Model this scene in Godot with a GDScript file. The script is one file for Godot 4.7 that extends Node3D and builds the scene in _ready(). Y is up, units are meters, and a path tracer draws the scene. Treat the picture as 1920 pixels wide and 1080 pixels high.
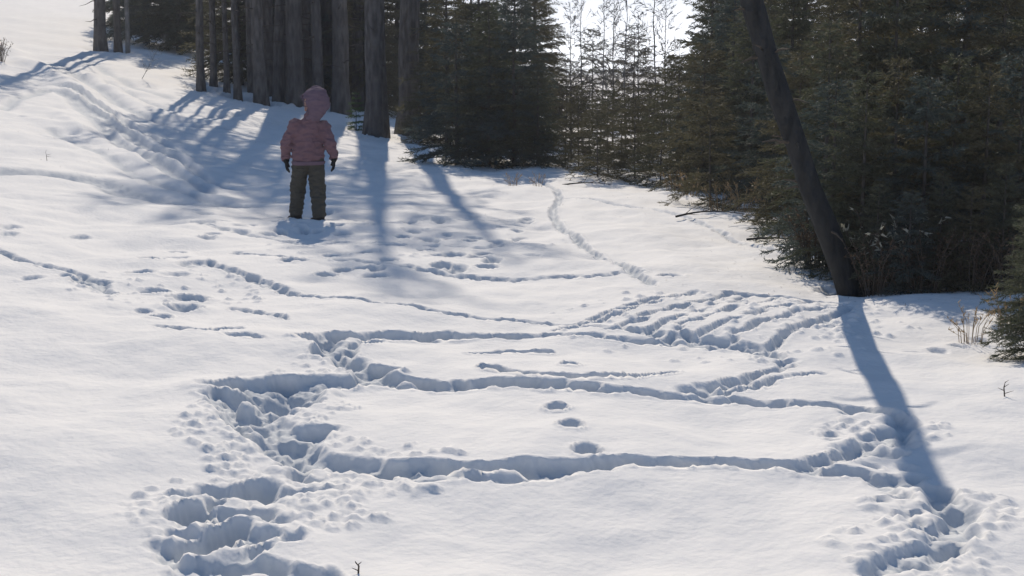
extends Node3D
# Snowy clearing at the edge of an evergreen wood, low sun behind the trees, a child in a hooded snowsuit,
# and the outline of a giant snowman stamped into the snow.  x right, y up, the camera looks along -z.

var M := {}
var taken := {}
var ground_noise := FastNoiseLite.new()
var fine_noise := FastNoiseLite.new()
var grain_noise := FastNoiseLite.new()

# ------------------------------------------------------------------ bookkeeping
func numbered(called: String) -> String:
	if not taken.has(called):
		taken[called] = 0
		return called
	taken[called] += 1
	return "%s_%03d" % [called, taken[called]]

func thing(called: String, label: String, category: String, at: Vector3, group := "") -> Node3D:
	var o := Node3D.new()
	o.name = numbered(called)
	add_child(o)
	o.position = at
	o.set_meta("label", label)
	o.set_meta("category", category)
	if group != "":
		o.set_meta("group", group)
	return o

func part(called: String, mesh: Mesh, mat: Material, parent: Node) -> MeshInstance3D:
	var o := MeshInstance3D.new()
	o.name = called
	o.mesh = mesh
	o.material_override = mat
	parent.add_child(o, true)
	return o

func copy_of(proto: Node3D, called: String, label: String, at: Vector3, turn: float, size: Vector3, group := "", lean := Vector3.ZERO) -> Node3D:
	var o: Node3D = proto.duplicate()
	o.name = numbered(called)
	add_child(o)
	var b := Basis(Vector3.UP, turn)
	if lean != Vector3.ZERO:
		b = Basis(lean.normalized(), lean.length()) * b
	o.transform = Transform3D(b.scaled_local(size), at)
	o.set_meta("label", label)
	o.set_meta("category", proto.get_meta("category"))
	if group != "":
		o.set_meta("group", group)
	return o

# ------------------------------------------------------------------ terrain
func softplus(a: float, w: float) -> float:
	var q := a / w
	return a if q > 30.0 else w * log(1.0 + exp(q))

func base_height(x: float, d: float) -> float:
	var s := 1.0 / (1.0 + exp(clampf((x + 4.5) / 2.0, -30, 30)))
	return 0.13 * softplus(-x - 2.8, 0.8) + 0.06 * (softplus(d - 25.0, 4.0) - softplus(d - 110.0, 8.0)) * s

func rough(x: float, d: float) -> float:
	return ground_noise.get_noise_2d(x, d) * 0.085 + fine_noise.get_noise_2d(x, d) * 0.012

func height(x: float, d: float) -> float:
	return base_height(x, d) + rough(x, d)

func on_ground(x: float, d: float, sink := 0.0) -> Vector3:
	return Vector3(x, height(x, d) - sink, -d)

var xs := PackedFloat32Array()
var ds := PackedFloat32Array()
var carve := PackedFloat32Array()
var heap := PackedFloat32Array()

func ticks(stops: Array) -> PackedFloat32Array:
	# stops: [start, end, step at start, step at end] runs laid end to end
	var out := PackedFloat32Array()
	for s in stops:
		var a: float = s[0]
		var n := 0
		while a < float(s[1]) - 0.3 * float(s[3]):
			out.append(a)
			a += lerpf(s[2], s[3], clampf((a - float(s[0])) / (float(s[1]) - float(s[0])), 0, 1))
			n += 1
	out.append(stops[-1][1])
	return out

func stamp(x: float, d: float, rx: float, rd: float, deep: float, turn := 0.0, ragged := 0.25, rim := 0.3) -> void:
	# presses one print into the snow: flat bottom, steep wall, raised crumbly rim
	var r := maxf(rx, rd) * 1.9
	var i0 := xs.bsearch(x - r)
	var i1 := xs.bsearch(x + r)
	var j0 := ds.bsearch(d - r)
	var j1 := ds.bsearch(d + r)
	var c := cos(turn)
	var s := sin(turn)
	var w := xs.size()
	for j in range(j0, mini(j1, ds.size())):
		var dd := ds[j] - d
		for i in range(i0, mini(i1, w)):
			var dx := xs[i] - x
			var u := (dx * c + dd * s) / rx
			var v := (-dx * s + dd * c) / rd
			var q := sqrt(u * u + v * v)
			if q > 1.9:
				continue
			var n := grain_noise.get_noise_2d(xs[i] * 1.0, ds[j] * 1.0)
			q += n * ragged
			var k := j * w + i
			if q < 1.15:
				var f := -deep * smoothstep(1.15, 0.35, q) * (1.0 + 0.5 * n)
				if f < carve[k]:
					carve[k] = f
			elif q < 1.7:
				var g := deep * rim * smoothstep(1.7, 1.2, q) * (0.5 + 0.6 * n)
				if g > heap[k]:
					heap[k] = g

func trench(pts: Array, wide: float, deep: float, rng: RandomNumberGenerator, jitter := 0.3, end_wide := -1.0) -> void:
	var total := 0.0
	for i in pts.size() - 1:
		total += (pts[i + 1] as Vector2).distance_to(pts[i])
	var gone := 0.0
	for i in pts.size() - 1:
		var a: Vector2 = pts[i]
		var b: Vector2 = pts[i + 1]
		var length := a.distance_to(b)
		var turn := atan2(b.y - a.y, b.x - a.x)
		var t := 0.0
		while t < length:
			var w := wide if end_wide < 0 else lerpf(wide, end_wide, (gone + t) / total)
			var p := a.lerp(b, t / length) + Vector2(rng.randf_range(-1, 1), rng.randf_range(-1, 1)) * w * jitter * 0.5
			stamp(p.x, p.y, w * rng.randf_range(0.5, 0.65), w * 0.42 * rng.randf_range(0.75, 1.1), deep * (0.42 if jitter > 0.16 else 0.65) * rng.randf_range(0.6, 1.2), turn, 0.28)
			if jitter > 0.16 and rng.randf() < 0.62:
				var off := Vector2(cos(turn + PI / 2), sin(turn + PI / 2)) * w * rng.randf_range(-0.32, 0.32)
				stamp(p.x + off.x, p.y + off.y, rng.randf_range(0.085, 0.13) * clampf(w * 6.0, 0.6, 1.0), rng.randf_range(0.034, 0.046) * clampf(w * 6.0, 0.75, 1.25), deep * rng.randf_range(0.55, 0.9), turn + rng.randf_range(-0.7, 0.7) * (1.0 if w > 0.12 else 0.4), 0.18)
			t += w * 0.4
		gone += length

func crumbs(x: float, d: float, spread: float, n: int, rng: RandomNumberGenerator) -> void:
	# little heaps of kicked-up snow
	for k in n:
		var a := rng.randf() * TAU
		var r := spread * sqrt(rng.randf())
		var px := x + cos(a) * r
		var pd := d + sin(a) * r
		var s := rng.randf_range(0.017, 0.04)
		var i0 := xs.bsearch(px - s)
		var i1 := xs.bsearch(px + s)
		var j0 := ds.bsearch(pd - s)
		var j1 := ds.bsearch(pd + s)
		for j in range(j0, mini(j1, ds.size())):
			for i in range(i0, mini(i1, xs.size())):
				var q := Vector2(xs[i] - px, ds[j] - pd).length() / s
				if q < 1.0:
					var kk := j * xs.size() + i
					heap[kk] = maxf(heap[kk], s * 0.6 * (1.0 - q * q * q) * (0.8 + 0.8 * grain_noise.get_noise_2d(xs[i] * 4.0, ds[j] * 4.0)))

func ridge(pts: Array, wide: float, high: float) -> void:
	for i in pts.size() - 1:
		var a: Vector2 = pts[i]
		var b: Vector2 = pts[i + 1]
		var r := wide * 1.5
		var i0 := xs.bsearch(minf(a.x, b.x) - r)
		var i1 := xs.bsearch(maxf(a.x, b.x) + r)
		var j0 := ds.bsearch(minf(a.y, b.y) - r)
		var j1 := ds.bsearch(maxf(a.y, b.y) + r)
		for j in range(j0, mini(j1, ds.size())):
			for ii in range(i0, mini(i1, xs.size())):
				var p := Vector2(xs[ii], ds[j])
				var q := p.distance_to(Geometry2D.get_closest_point_to_segment(p, a, b)) / wide
				if q < 1.5:
					var f := high * exp(-q * q * 2.0) * (1.0 + 0.15 * ground_noise.get_noise_2d(p.x, p.y))
					var k := j * xs.size() + ii
					if high > 0:
						heap[k] = maxf(heap[k], f)
					else:
						carve[k] = minf(carve[k], f)

func build_ground() -> void:
	xs = ticks([[-420.0, -60.0, 40.0, 6.0], [-60.0, -11.0, 5.0, 0.16], [-11.0, -4.0, 0.07, 0.035], [-4.0, -2.6, 0.03, 0.02], [-2.6, 2.2, 0.0185, 0.0185], [2.2, 4.0, 0.02, 0.035], [4.0, 12.0, 0.05, 0.5], [12.0, 60.0, 0.6, 5.0], [60.0, 420.0, 6.0, 40.0]])
	ds = ticks([[-60.0, -4.0, 8.0, 1.0], [-4.0, 3.4, 0.9, 0.06], [3.4, 9.5, 0.0185, 0.0185], [9.5, 15.0, 0.02, 0.045], [15.0, 30.0, 0.05, 0.14], [30.0, 62.0, 0.15, 1.2], [62.0, 420.0, 2.0, 30.0]])
	var w := xs.size()
	var h := ds.size()
	carve.resize(w * h)
	heap.resize(w * h)
	var rng := RandomNumberGenerator.new()
	rng.seed = 411
	trench([Vector2(-1.44, 6.91), Vector2(-1.39, 6.94), Vector2(-1.33, 6.96), Vector2(-1.26, 6.98), Vector2(-1.18, 6.99), Vector2(-1.09, 7.01), Vector2(-0.99, 7.02), Vector2(-0.91, 7.04), Vector2(-0.82, 7.07), Vector2(-0.72, 7.08), Vector2(-0.63, 7.07), Vector2(-0.54, 7.05), Vector2(-0.44, 7.02), Vector2(-0.35, 6.99), Vector2(-0.26, 6.97), Vector2(-0.16, 6.94), Vector2(-0.07, 6.91), Vector2(0.02, 6.88), Vector2(0.11, 6.86), Vector2(0.20, 6.84), Vector2(0.29, 6.83), Vector2(0.38, 6.82)], 0.34, 0.16, rng, 0.25, 0.15)
	trench([Vector2(0.38, 6.82), Vector2(0.51, 6.79), Vector2(0.64, 6.77), Vector2(0.77, 6.75), Vector2(0.90, 6.73), Vector2(1.03, 6.72), Vector2(1.16, 6.70), Vector2(1.29, 6.66), Vector2(1.42, 6.63), Vector2(1.53, 6.59), Vector2(1.61, 6.54), Vector2(1.67, 6.48), Vector2(1.73, 6.43)], 0.14, 0.09, rng, 0.3, -1)
	trench([Vector2(-0.78, 7.37), Vector2(-0.71, 7.32), Vector2(-0.64, 7.26), Vector2(-0.57, 7.22), Vector2(-0.49, 7.17), Vector2(-0.40, 7.14), Vector2(-0.31, 7.10), Vector2(-0.21, 7.06), Vector2(-0.11, 7.02), Vector2(0.00, 6.98), Vector2(0.11, 6.94), Vector2(0.22, 6.89), Vector2(0.32, 6.85)], 0.15, 0.12, rng, 0.3, -1)
	stamp(-1.17, 6.75, 0.22, 0.3, 0.14, 0, 0.35)
	stamp(-1.29, 6.66, 0.16, 0.2, 0.119, 0, 0.35)
	trench([Vector2(-1.44, 6.65), Vector2(-1.40, 6.54), Vector2(-1.36, 6.43), Vector2(-1.33, 6.34), Vector2(-1.29, 6.25), Vector2(-1.26, 6.17), Vector2(-1.22, 6.10), Vector2(-1.17, 6.03), Vector2(-1.12, 5.96), Vector2(-1.08, 5.90), Vector2(-1.03, 5.84), Vector2(-0.99, 5.79), Vector2(-0.94, 5.74), Vector2(-0.90, 5.69), Vector2(-0.86, 5.66), Vector2(-0.83, 5.62)], 0.13, 0.1, rng, 0.5, -1)
	trench([Vector2(-1.16, 6.40), Vector2(-1.13, 6.30), Vector2(-1.10, 6.20), Vector2(-1.06, 6.11), Vector2(-1.02, 6.00), Vector2(-0.97, 5.90), Vector2(-0.92, 5.80)], 0.2, 0.09, rng, 0.8, -1)
	trench([Vector2(-0.91, 5.71), Vector2(-0.84, 5.67), Vector2(-0.77, 5.62), Vector2(-0.71, 5.58), Vector2(-0.65, 5.55), Vector2(-0.59, 5.52), Vector2(-0.52, 5.49), Vector2(-0.45, 5.47), Vector2(-0.38, 5.45), Vector2(-0.30, 5.44)], 0.2, 0.13, rng, 0.4, -1)
	trench([Vector2(-0.56, 5.46), Vector2(-0.48, 5.45), Vector2(-0.39, 5.44), Vector2(-0.30, 5.44), Vector2(-0.21, 5.43), Vector2(-0.12, 5.43), Vector2(-0.02, 5.42), Vector2(0.08, 5.42), Vector2(0.19, 5.42), Vector2(0.30, 5.43), Vector2(0.41, 5.44), Vector2(0.52, 5.46), Vector2(0.63, 5.47), Vector2(0.74, 5.47), Vector2(0.86, 5.47), Vector2(0.96, 5.47), Vector2(1.04, 5.47), Vector2(1.11, 5.47), Vector2(1.17, 5.46)], 0.15, 0.13, rng, 0.25, 0.1)
	trench([Vector2(1.17, 5.46), Vector2(1.24, 5.52), Vector2(1.32, 5.57), Vector2(1.39, 5.64), Vector2(1.46, 5.72), Vector2(1.54, 5.81), Vector2(1.61, 5.89), Vector2(1.66, 5.94), Vector2(1.70, 5.97), Vector2(1.74, 6.01)], 0.11, 0.08, rng, 0.4, -1)
	trench([Vector2(-0.51, 5.33), Vector2(-0.41, 5.31), Vector2(-0.31, 5.30), Vector2(-0.21, 5.29), Vector2(-0.11, 5.29), Vector2(-0.02, 5.31), Vector2(0.08, 5.32), Vector2(0.19, 5.34), Vector2(0.30, 5.35), Vector2(0.41, 5.36)], 0.12, 0.06, rng, 0.7, -1)
	stamp(1.72, 6.40, 0.075, 0.09, 0.049, 0.971498, 0.35)
	stamp(1.78, 6.15, 0.075, 0.09, 0.049, 0.452548, 0.35)
	stamp(1.68, 5.89, 0.075, 0.09, 0.049, 1.9528, 0.35)
	stamp(1.68, 6.45, 0.075, 0.09, 0.049, 0.217309, 0.35)
	stamp(1.56, 5.70, 0.075, 0.09, 0.049, 1.60765, 0.35)
	stamp(1.46, 5.74, 0.075, 0.09, 0.049, 1.09707, 0.35)
	stamp(1.68, 6.03, 0.075, 0.09, 0.049, 0.173997, 0.35)
	trench([Vector2(-1.14, 8.09), Vector2(-1.11, 8.14), Vector2(-1.07, 8.19), Vector2(-1.03, 8.23), Vector2(-0.99, 8.27), Vector2(-0.93, 8.30), Vector2(-0.85, 8.33), Vector2(-0.71, 8.37), Vector2(-0.54, 8.41), Vector2(-0.36, 8.44), Vector2(-0.20, 8.45), Vector2(-0.03, 8.46), Vector2(0.13, 8.47)], 0.26, 0.15, rng, 0.3, 0.16)
	trench([Vector2(0.13, 8.47), Vector2(0.24, 8.44), Vector2(0.34, 8.40), Vector2(0.46, 8.37), Vector2(0.61, 8.33), Vector2(0.77, 8.28), Vector2(0.94, 8.24), Vector2(1.10, 8.19), Vector2(1.26, 8.14), Vector2(1.39, 8.07), Vector2(1.46, 7.99), Vector2(1.50, 7.90), Vector2(1.53, 7.81)], 0.12, 0.08, rng, 0.5, -1)
	trench([Vector2(-1.11, 8.01), Vector2(-1.06, 7.90), Vector2(-1.02, 7.78), Vector2(-0.96, 7.67), Vector2(-0.90, 7.56), Vector2(-0.84, 7.46), Vector2(-0.78, 7.37), Vector2(-0.74, 7.30), Vector2(-0.71, 7.23), Vector2(-0.68, 7.17)], 0.2, 0.14, rng, 0.4, -1)
	trench([Vector2(0.89, 6.87), Vector2(0.99, 6.94), Vector2(1.08, 7.02), Vector2(1.18, 7.11), Vector2(1.27, 7.23), Vector2(1.36, 7.36), Vector2(1.44, 7.47), Vector2(1.50, 7.56), Vector2(1.55, 7.64), Vector2(1.61, 7.72)], 0.11, 0.08, rng, 0.5, -1)
	trench([Vector2(0.90, 6.75), Vector2(1.03, 6.86), Vector2(1.16, 6.97), Vector2(1.28, 7.08), Vector2(1.37, 7.16), Vector2(1.45, 7.24), Vector2(1.52, 7.30), Vector2(1.59, 7.33), Vector2(1.65, 7.36), Vector2(1.71, 7.38)], 0.1, 0.07, rng, 0.6, -1)
	trench([Vector2(-0.13, 7.42), Vector2(-0.09, 7.36), Vector2(-0.05, 7.31), Vector2(0.00, 7.26), Vector2(0.05, 7.20), Vector2(0.11, 7.15), Vector2(0.17, 7.11), Vector2(0.24, 7.07), Vector2(0.31, 7.04), Vector2(0.39, 7.03), Vector2(0.46, 7.04), Vector2(0.54, 7.05), Vector2(0.61, 7.08), Vector2(0.69, 7.14), Vector2(0.77, 7.20), Vector2(0.85, 7.27)], 0.12, 0.17, rng, 0.1, -1)
	trench([Vector2(-0.22, 7.91), Vector2(-0.14, 7.91), Vector2(-0.07, 7.92), Vector2(0.00, 7.92), Vector2(0.07, 7.92), Vector2(0.14, 7.92), Vector2(0.22, 7.92)], 0.11, 0.12, rng, 0.15, -1)
	stamp(0.32, 7.41, 0.055, 0.075, 0.077, 0, 0.168)
	stamp(0.21, 6.38, 0.055, 0.075, 0.077, 0, 0.168)
	stamp(0.26, 5.99, 0.055, 0.075, 0.077, 0, 0.168)
	stamp(0.31, 5.60, 0.055, 0.075, 0.077, 0, 0.168)
	stamp(0.30, 5.97, 0.03, 0.04, 0.035, 0, 0.35)
	stamp(0.35, 5.57, 0.03, 0.04, 0.035, 0, 0.35)
	stamp(-1.01, 5.25, 0.095, 0.125, 0.168, 0.00446144, 0.308)
	stamp(-0.95, 4.93, 0.085, 0.06, 0.084, -0.277503, 0.308)
	stamp(-1.19, 4.96, 0.075, 0.09, 0.14, -0.0398126, 0.308)
	stamp(-1.11, 4.62, 0.085, 0.085, 0.14, -0.258087, 0.308)
	stamp(-1.02, 4.73, 0.07, 0.11, 0.154, -0.245572, 0.308)
	stamp(-1.17, 5.24, 0.08, 0.09, 0.056, -0.0452885, 0.308)
	stamp(-0.85, 4.83, 0.06, 0.06, 0.035, 0.196111, 0.308)
	stamp(-0.77, 4.65, 0.05, 0.05, 0.035, -0.225719, 0.308)
	trench([Vector2(-0.95, 4.46), Vector2(-0.90, 4.43), Vector2(-0.86, 4.40), Vector2(-0.81, 4.38), Vector2(-0.76, 4.35), Vector2(-0.72, 4.31), Vector2(-0.67, 4.28), Vector2(-0.63, 4.25), Vector2(-0.58, 4.21), Vector2(-0.54, 4.18)], 0.15, 0.1, rng, 0.3, -1)
	trench([Vector2(-1.23, 4.64), Vector2(-1.18, 4.55), Vector2(-1.14, 4.46), Vector2(-1.09, 4.38), Vector2(-1.04, 4.31), Vector2(-0.99, 4.25), Vector2(-0.94, 4.19)], 0.1, 0.05, rng, 0.9, -1)
	stamp(1.61, 4.86, 0.09, 0.12, 0.098, 0, 0.35)
	stamp(1.64, 5.14, 0.07, 0.08, 0.063, 0, 0.35)
	stamp(1.43, 5.29, 0.0451986, 0.0458672, 0.0483351, 0.139748, 0.56)
	stamp(1.38, 4.37, 0.0291227, 0.0423393, 0.0438515, 0.542179, 0.56)
	stamp(1.54, 4.75, 0.0441711, 0.0325116, 0.0226688, 0.617876, 0.56)
	stamp(1.46, 4.56, 0.0454947, 0.0481274, 0.0293935, 2.38314, 0.56)
	stamp(1.47, 4.48, 0.0433819, 0.0650055, 0.0414245, 0.863813, 0.56)
	stamp(1.37, 4.27, 0.0514999, 0.0360794, 0.034691, 0.117622, 0.56)
	stamp(1.55, 4.69, 0.0556417, 0.0425499, 0.0404683, 1.78311, 0.56)
	stamp(1.45, 4.66, 0.0580638, 0.0489639, 0.0395963, 0.182008, 0.56)
	stamp(1.44, 4.73, 0.0537674, 0.0413838, 0.0318022, 2.00596, 0.56)
	stamp(1.36, 5.42, 0.0290984, 0.0323582, 0.0425105, 0.388021, 0.56)
	stamp(1.38, 5.01, 0.0278203, 0.0479675, 0.0363843, 2.65015, 0.56)
	stamp(1.46, 4.48, 0.0395354, 0.0443508, 0.0457574, 2.87319, 0.56)
	stamp(1.46, 5.19, 0.0331668, 0.0493985, 0.0374955, 0.78824, 0.56)
	stamp(1.33, 5.42, 0.0448219, 0.0681239, 0.0403338, 1.54647, 0.56)
	stamp(1.54, 4.68, 0.0564837, 0.0611988, 0.0454864, 2.39362, 0.56)
	stamp(1.53, 4.90, 0.0472001, 0.0324899, 0.0228857, 0.62629, 0.56)
	stamp(1.44, 5.20, 0.0250082, 0.0360506, 0.023841, 1.09083, 0.56)
	stamp(1.48, 5.52, 0.0301993, 0.0400903, 0.0307269, 1.09249, 0.56)
	stamp(1.62, 5.51, 0.0413096, 0.0493534, 0.0234048, 0.306563, 0.56)
	stamp(1.48, 4.85, 0.0306504, 0.0309238, 0.0476276, 1.58477, 0.56)
	stamp(1.44, 5.25, 0.0434838, 0.06914, 0.0451731, 2.08859, 0.56)
	stamp(1.47, 5.06, 0.0520178, 0.0513037, 0.0428135, 0.988995, 0.56)
	stamp(1.61, 5.37, 0.054842, 0.0622431, 0.0439133, 2.21962, 0.56)
	stamp(1.44, 5.15, 0.0260143, 0.0311175, 0.0288237, 0.777523, 0.56)
	stamp(1.56, 4.59, 0.0577957, 0.0695215, 0.04774, 1.09391, 0.56)
	stamp(1.48, 5.09, 0.0321531, 0.0549627, 0.0462086, 2.52131, 0.56)
	stamp(1.56, 4.92, 0.0279672, 0.0564234, 0.0464738, 2.34691, 0.56)
	stamp(1.43, 4.51, 0.0526197, 0.0433007, 0.0434231, 2.91497, 0.56)
	stamp(1.42, 4.82, 0.050368, 0.0368001, 0.0245571, 0.453452, 0.56)
	stamp(1.39, 4.38, 0.0539279, 0.0692122, 0.0394035, 1.05122, 0.56)
	stamp(1.58, 4.73, 0.0589812, 0.055987, 0.0357443, 2.80087, 0.56)
	stamp(1.67, 4.97, 0.0323865, 0.0400734, 0.0292031, 0.721618, 0.56)
	stamp(1.53, 4.62, 0.0295876, 0.0664007, 0.030906, 1.37448, 0.56)
	stamp(1.62, 4.74, 0.0571202, 0.050066, 0.0358911, 1.57052, 0.56)
	trench([Vector2(1.17, 4.26), Vector2(1.21, 4.30), Vector2(1.25, 4.34), Vector2(1.29, 4.38), Vector2(1.33, 4.42), Vector2(1.36, 4.45), Vector2(1.40, 4.48)], 0.07, 0.06, rng, 0.3, -1)
	stamp(1.44, 6.04, 0.0354932, 0.0401573, 0.0377826, 0.51704, 0.56)
	stamp(1.53, 5.78, 0.0466943, 0.0530393, 0.0318853, 1.66633, 0.56)
	stamp(1.79, 6.38, 0.0468089, 0.0499398, 0.0268153, 2.31678, 0.56)
	stamp(1.58, 5.93, 0.0527998, 0.0764995, 0.0303082, 1.83758, 0.56)
	stamp(1.59, 5.97, 0.0507819, 0.0580938, 0.032199, 1.43411, 0.56)
	stamp(1.68, 5.80, 0.0562961, 0.0776872, 0.0264514, 1.67854, 0.56)
	stamp(1.65, 5.68, 0.034114, 0.0448649, 0.0302845, 0.217638, 0.56)
	stamp(1.61, 6.42, 0.0500842, 0.0713574, 0.0398376, 0.46334, 0.56)
	stamp(1.62, 5.84, 0.0342894, 0.0753133, 0.0413184, 0.658763, 0.56)
	stamp(1.77, 6.08, 0.0446178, 0.0795949, 0.0384813, 0.484398, 0.56)
	stamp(1.56, 5.97, 0.0401735, 0.0478298, 0.027689, 2.16645, 0.56)
	stamp(1.42, 5.93, 0.0432137, 0.0407233, 0.0279615, 1.87178, 0.56)
	stamp(1.71, 6.43, 0.0595525, 0.0715345, 0.0414056, 0.314339, 0.56)
	stamp(1.62, 6.46, 0.0533699, 0.0508178, 0.0237207, 1.26676, 0.56)
	stamp(1.64, 5.69, 0.0377583, 0.0459747, 0.0403026, 1.71178, 0.56)
	stamp(1.77, 6.40, 0.0317258, 0.0675282, 0.0299317, 0.217242, 0.56)
	crumbs(-1.03, 5.07, 0.45, 182, rng)
	crumbs(-1.18, 6.10, 0.35, 125, rng)
	crumbs(-0.90, 5.67, 0.4, 125, rng)
	crumbs(-0.70, 5.15, 0.4, 70, rng)
	crumbs(1.59, 4.91, 0.3, 125, rng)
	crumbs(1.36, 4.46, 0.3, 84, rng)
	crumbs(1.65, 6.05, 0.3, 70, rng)
	crumbs(-0.56, 5.44, 0.4, 56, rng)
	crumbs(-0.93, 7.36, 0.4, 56, rng)
	crumbs(-1.13, 6.50, 0.4, 84, rng)
	stamp(0.59, 8.92, 0.0750246, 0.0425559, 0.0366323, 1.11479, 0.28)
	stamp(0.64, 9.01, 0.0860716, 0.0301968, 0.0479094, 0.880586, 0.28)
	stamp(0.71, 9.03, 0.0730228, 0.0314301, 0.0426438, 0.908778, 0.28)
	stamp(0.79, 9.16, 0.0908201, 0.0283088, 0.041136, 1.00023, 0.28)
	stamp(0.82, 9.27, 0.0813674, 0.0360709, 0.0578987, 1.23254, 0.28)
	stamp(0.92, 9.41, 0.0935852, 0.0366137, 0.0518497, 1.00982, 0.28)
	stamp(0.96, 9.43, 0.112404, 0.0388116, 0.0449151, 0.969502, 0.28)
	stamp(1.02, 9.49, 0.0853356, 0.0307752, 0.0370699, 1.11333, 0.28)
	stamp(1.14, 9.73, 0.086916, 0.0321176, 0.0421799, 0.909624, 0.28)
	stamp(1.18, 9.79, 0.128357, 0.0373002, 0.0409889, 1.4077, 0.28)
	stamp(1.26, 9.89, 0.0700641, 0.0344877, 0.0466288, 0.89312, 0.28)
	stamp(1.32, 9.98, 0.0753852, 0.0347917, 0.0360208, 1.00418, 0.28)
	stamp(0.66, 8.60, 0.105135, 0.0369962, 0.0533882, 0.837974, 0.28)
	stamp(0.74, 8.78, 0.129084, 0.0305409, 0.0527418, 1.06824, 0.28)
	stamp(0.84, 8.83, 0.123517, 0.0386646, 0.0529794, 1.01069, 0.28)
	stamp(0.88, 9.00, 0.118281, 0.042049, 0.0493095, 0.968955, 0.28)
	stamp(0.96, 9.12, 0.0837964, 0.0285297, 0.0382608, 0.929019, 0.28)
	stamp(1.05, 9.22, 0.107574, 0.0395713, 0.0469877, 0.896428, 0.28)
	stamp(1.10, 9.30, 0.100178, 0.0370984, 0.0511528, 1.21653, 0.28)
	stamp(1.18, 9.35, 0.11376, 0.0314887, 0.0531258, 1.03398, 0.28)
	stamp(1.27, 9.53, 0.0987406, 0.0396228, 0.0537908, 0.806987, 0.28)
	stamp(1.31, 9.58, 0.114593, 0.0331751, 0.0489102, 1.0752, 0.28)
	stamp(1.41, 9.71, 0.11032, 0.0397671, 0.0515548, 0.928317, 0.28)
	stamp(1.53, 9.89, 0.12362, 0.0313873, 0.0589641, 0.994165, 0.28)
	stamp(0.88, 8.57, 0.119194, 0.0444578, 0.0460115, 0.973624, 0.28)
	stamp(0.94, 8.67, 0.0785044, 0.0369091, 0.0583421, 1.19124, 0.28)
	stamp(0.99, 8.77, 0.123212, 0.0399567, 0.0406689, 1.13426, 0.28)
	stamp(1.03, 8.80, 0.0970456, 0.0331332, 0.0384473, 0.990667, 0.28)
	stamp(1.11, 8.91, 0.0701045, 0.0407625, 0.0555582, 1.25284, 0.28)
	stamp(1.24, 9.08, 0.0923333, 0.0346793, 0.0594704, 0.909717, 0.28)
	stamp(1.27, 9.18, 0.0865093, 0.0288206, 0.0374919, 1.05304, 0.28)
	stamp(1.37, 9.35, 0.100658, 0.0312274, 0.0441471, 1.11222, 0.28)
	stamp(1.49, 9.51, 0.107854, 0.0435282, 0.0580471, 0.743433, 0.28)
	stamp(1.50, 9.54, 0.11516, 0.0389563, 0.0420121, 0.81236, 0.28)
	stamp(1.60, 9.67, 0.098331, 0.0338423, 0.0422954, 0.956328, 0.28)
	stamp(1.65, 9.82, 0.103439, 0.0347043, 0.0390996, 0.874039, 0.28)
	stamp(0.98, 8.39, 0.0998245, 0.0317404, 0.0572034, 1.1475, 0.28)
	stamp(1.05, 8.54, 0.0905173, 0.0295486, 0.0408586, 1.03786, 0.28)
	stamp(1.10, 8.68, 0.114979, 0.0350173, 0.0451401, 0.818771, 0.28)
	stamp(1.20, 8.75, 0.128061, 0.0301399, 0.0473332, 1.02164, 0.28)
	stamp(1.30, 8.91, 0.0862613, 0.0322237, 0.044794, 0.598375, 0.28)
	stamp(1.39, 9.02, 0.0719346, 0.0400617, 0.0569446, 0.948527, 0.28)
	stamp(1.44, 9.12, 0.0934913, 0.0437561, 0.0552269, 1.23614, 0.28)
	stamp(1.48, 9.21, 0.101342, 0.0395953, 0.0580665, 1.03123, 0.28)
	stamp(1.61, 9.42, 0.0974395, 0.0373755, 0.0359689, 0.996064, 0.28)
	stamp(1.70, 9.53, 0.077678, 0.0322805, 0.0505891, 0.864748, 0.28)
	stamp(1.79, 9.62, 0.101466, 0.0379091, 0.044508, 1.00844, 0.28)
	stamp(1.87, 9.73, 0.127536, 0.0389578, 0.0566525, 1.14117, 0.28)
	stamp(1.11, 8.30, 0.127637, 0.0399791, 0.0425312, 1.12334, 0.28)
	stamp(1.20, 8.45, 0.110041, 0.0437277, 0.0405563, 0.996604, 0.28)
	stamp(1.23, 8.48, 0.110954, 0.0313674, 0.0545281, 0.924219, 0.28)
	stamp(1.31, 8.60, 0.1192, 0.0319237, 0.0404253, 0.911133, 0.28)
	stamp(1.42, 8.70, 0.0997459, 0.0311843, 0.0404714, 0.731889, 0.28)
	stamp(1.54, 8.88, 0.0827769, 0.04456, 0.0384768, 1.06444, 0.28)
	stamp(1.59, 8.95, 0.12389, 0.0430209, 0.0529517, 1.30771, 0.28)
	stamp(1.67, 9.07, 0.114779, 0.0285422, 0.0512785, 1.28183, 0.28)
	stamp(1.76, 9.21, 0.0801557, 0.0280488, 0.0418553, 0.699554, 0.28)
	stamp(1.88, 9.32, 0.0913978, 0.0419668, 0.0551392, 0.912883, 0.28)
	stamp(1.98, 9.48, 0.0923629, 0.0436316, 0.0397291, 0.712778, 0.28)
	stamp(2.08, 9.65, 0.116, 0.028691, 0.0358539, 1.09262, 0.28)
	stamp(1.24, 8.17, 0.114837, 0.0432754, 0.0433072, 0.876225, 0.28)
	stamp(1.36, 8.30, 0.088989, 0.0326857, 0.0350924, 1.18581, 0.28)
	stamp(1.43, 8.43, 0.126595, 0.0284124, 0.0407297, 0.536276, 0.28)
	stamp(1.51, 8.54, 0.0957963, 0.0363891, 0.0577384, 1.01204, 0.28)
	stamp(1.57, 8.64, 0.119365, 0.0411378, 0.0498777, 0.86653, 0.28)
	stamp(1.65, 8.72, 0.0818387, 0.0407991, 0.041059, 0.868871, 0.28)
	stamp(1.73, 8.81, 0.0895455, 0.0446643, 0.0566451, 1.05762, 0.28)
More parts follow.
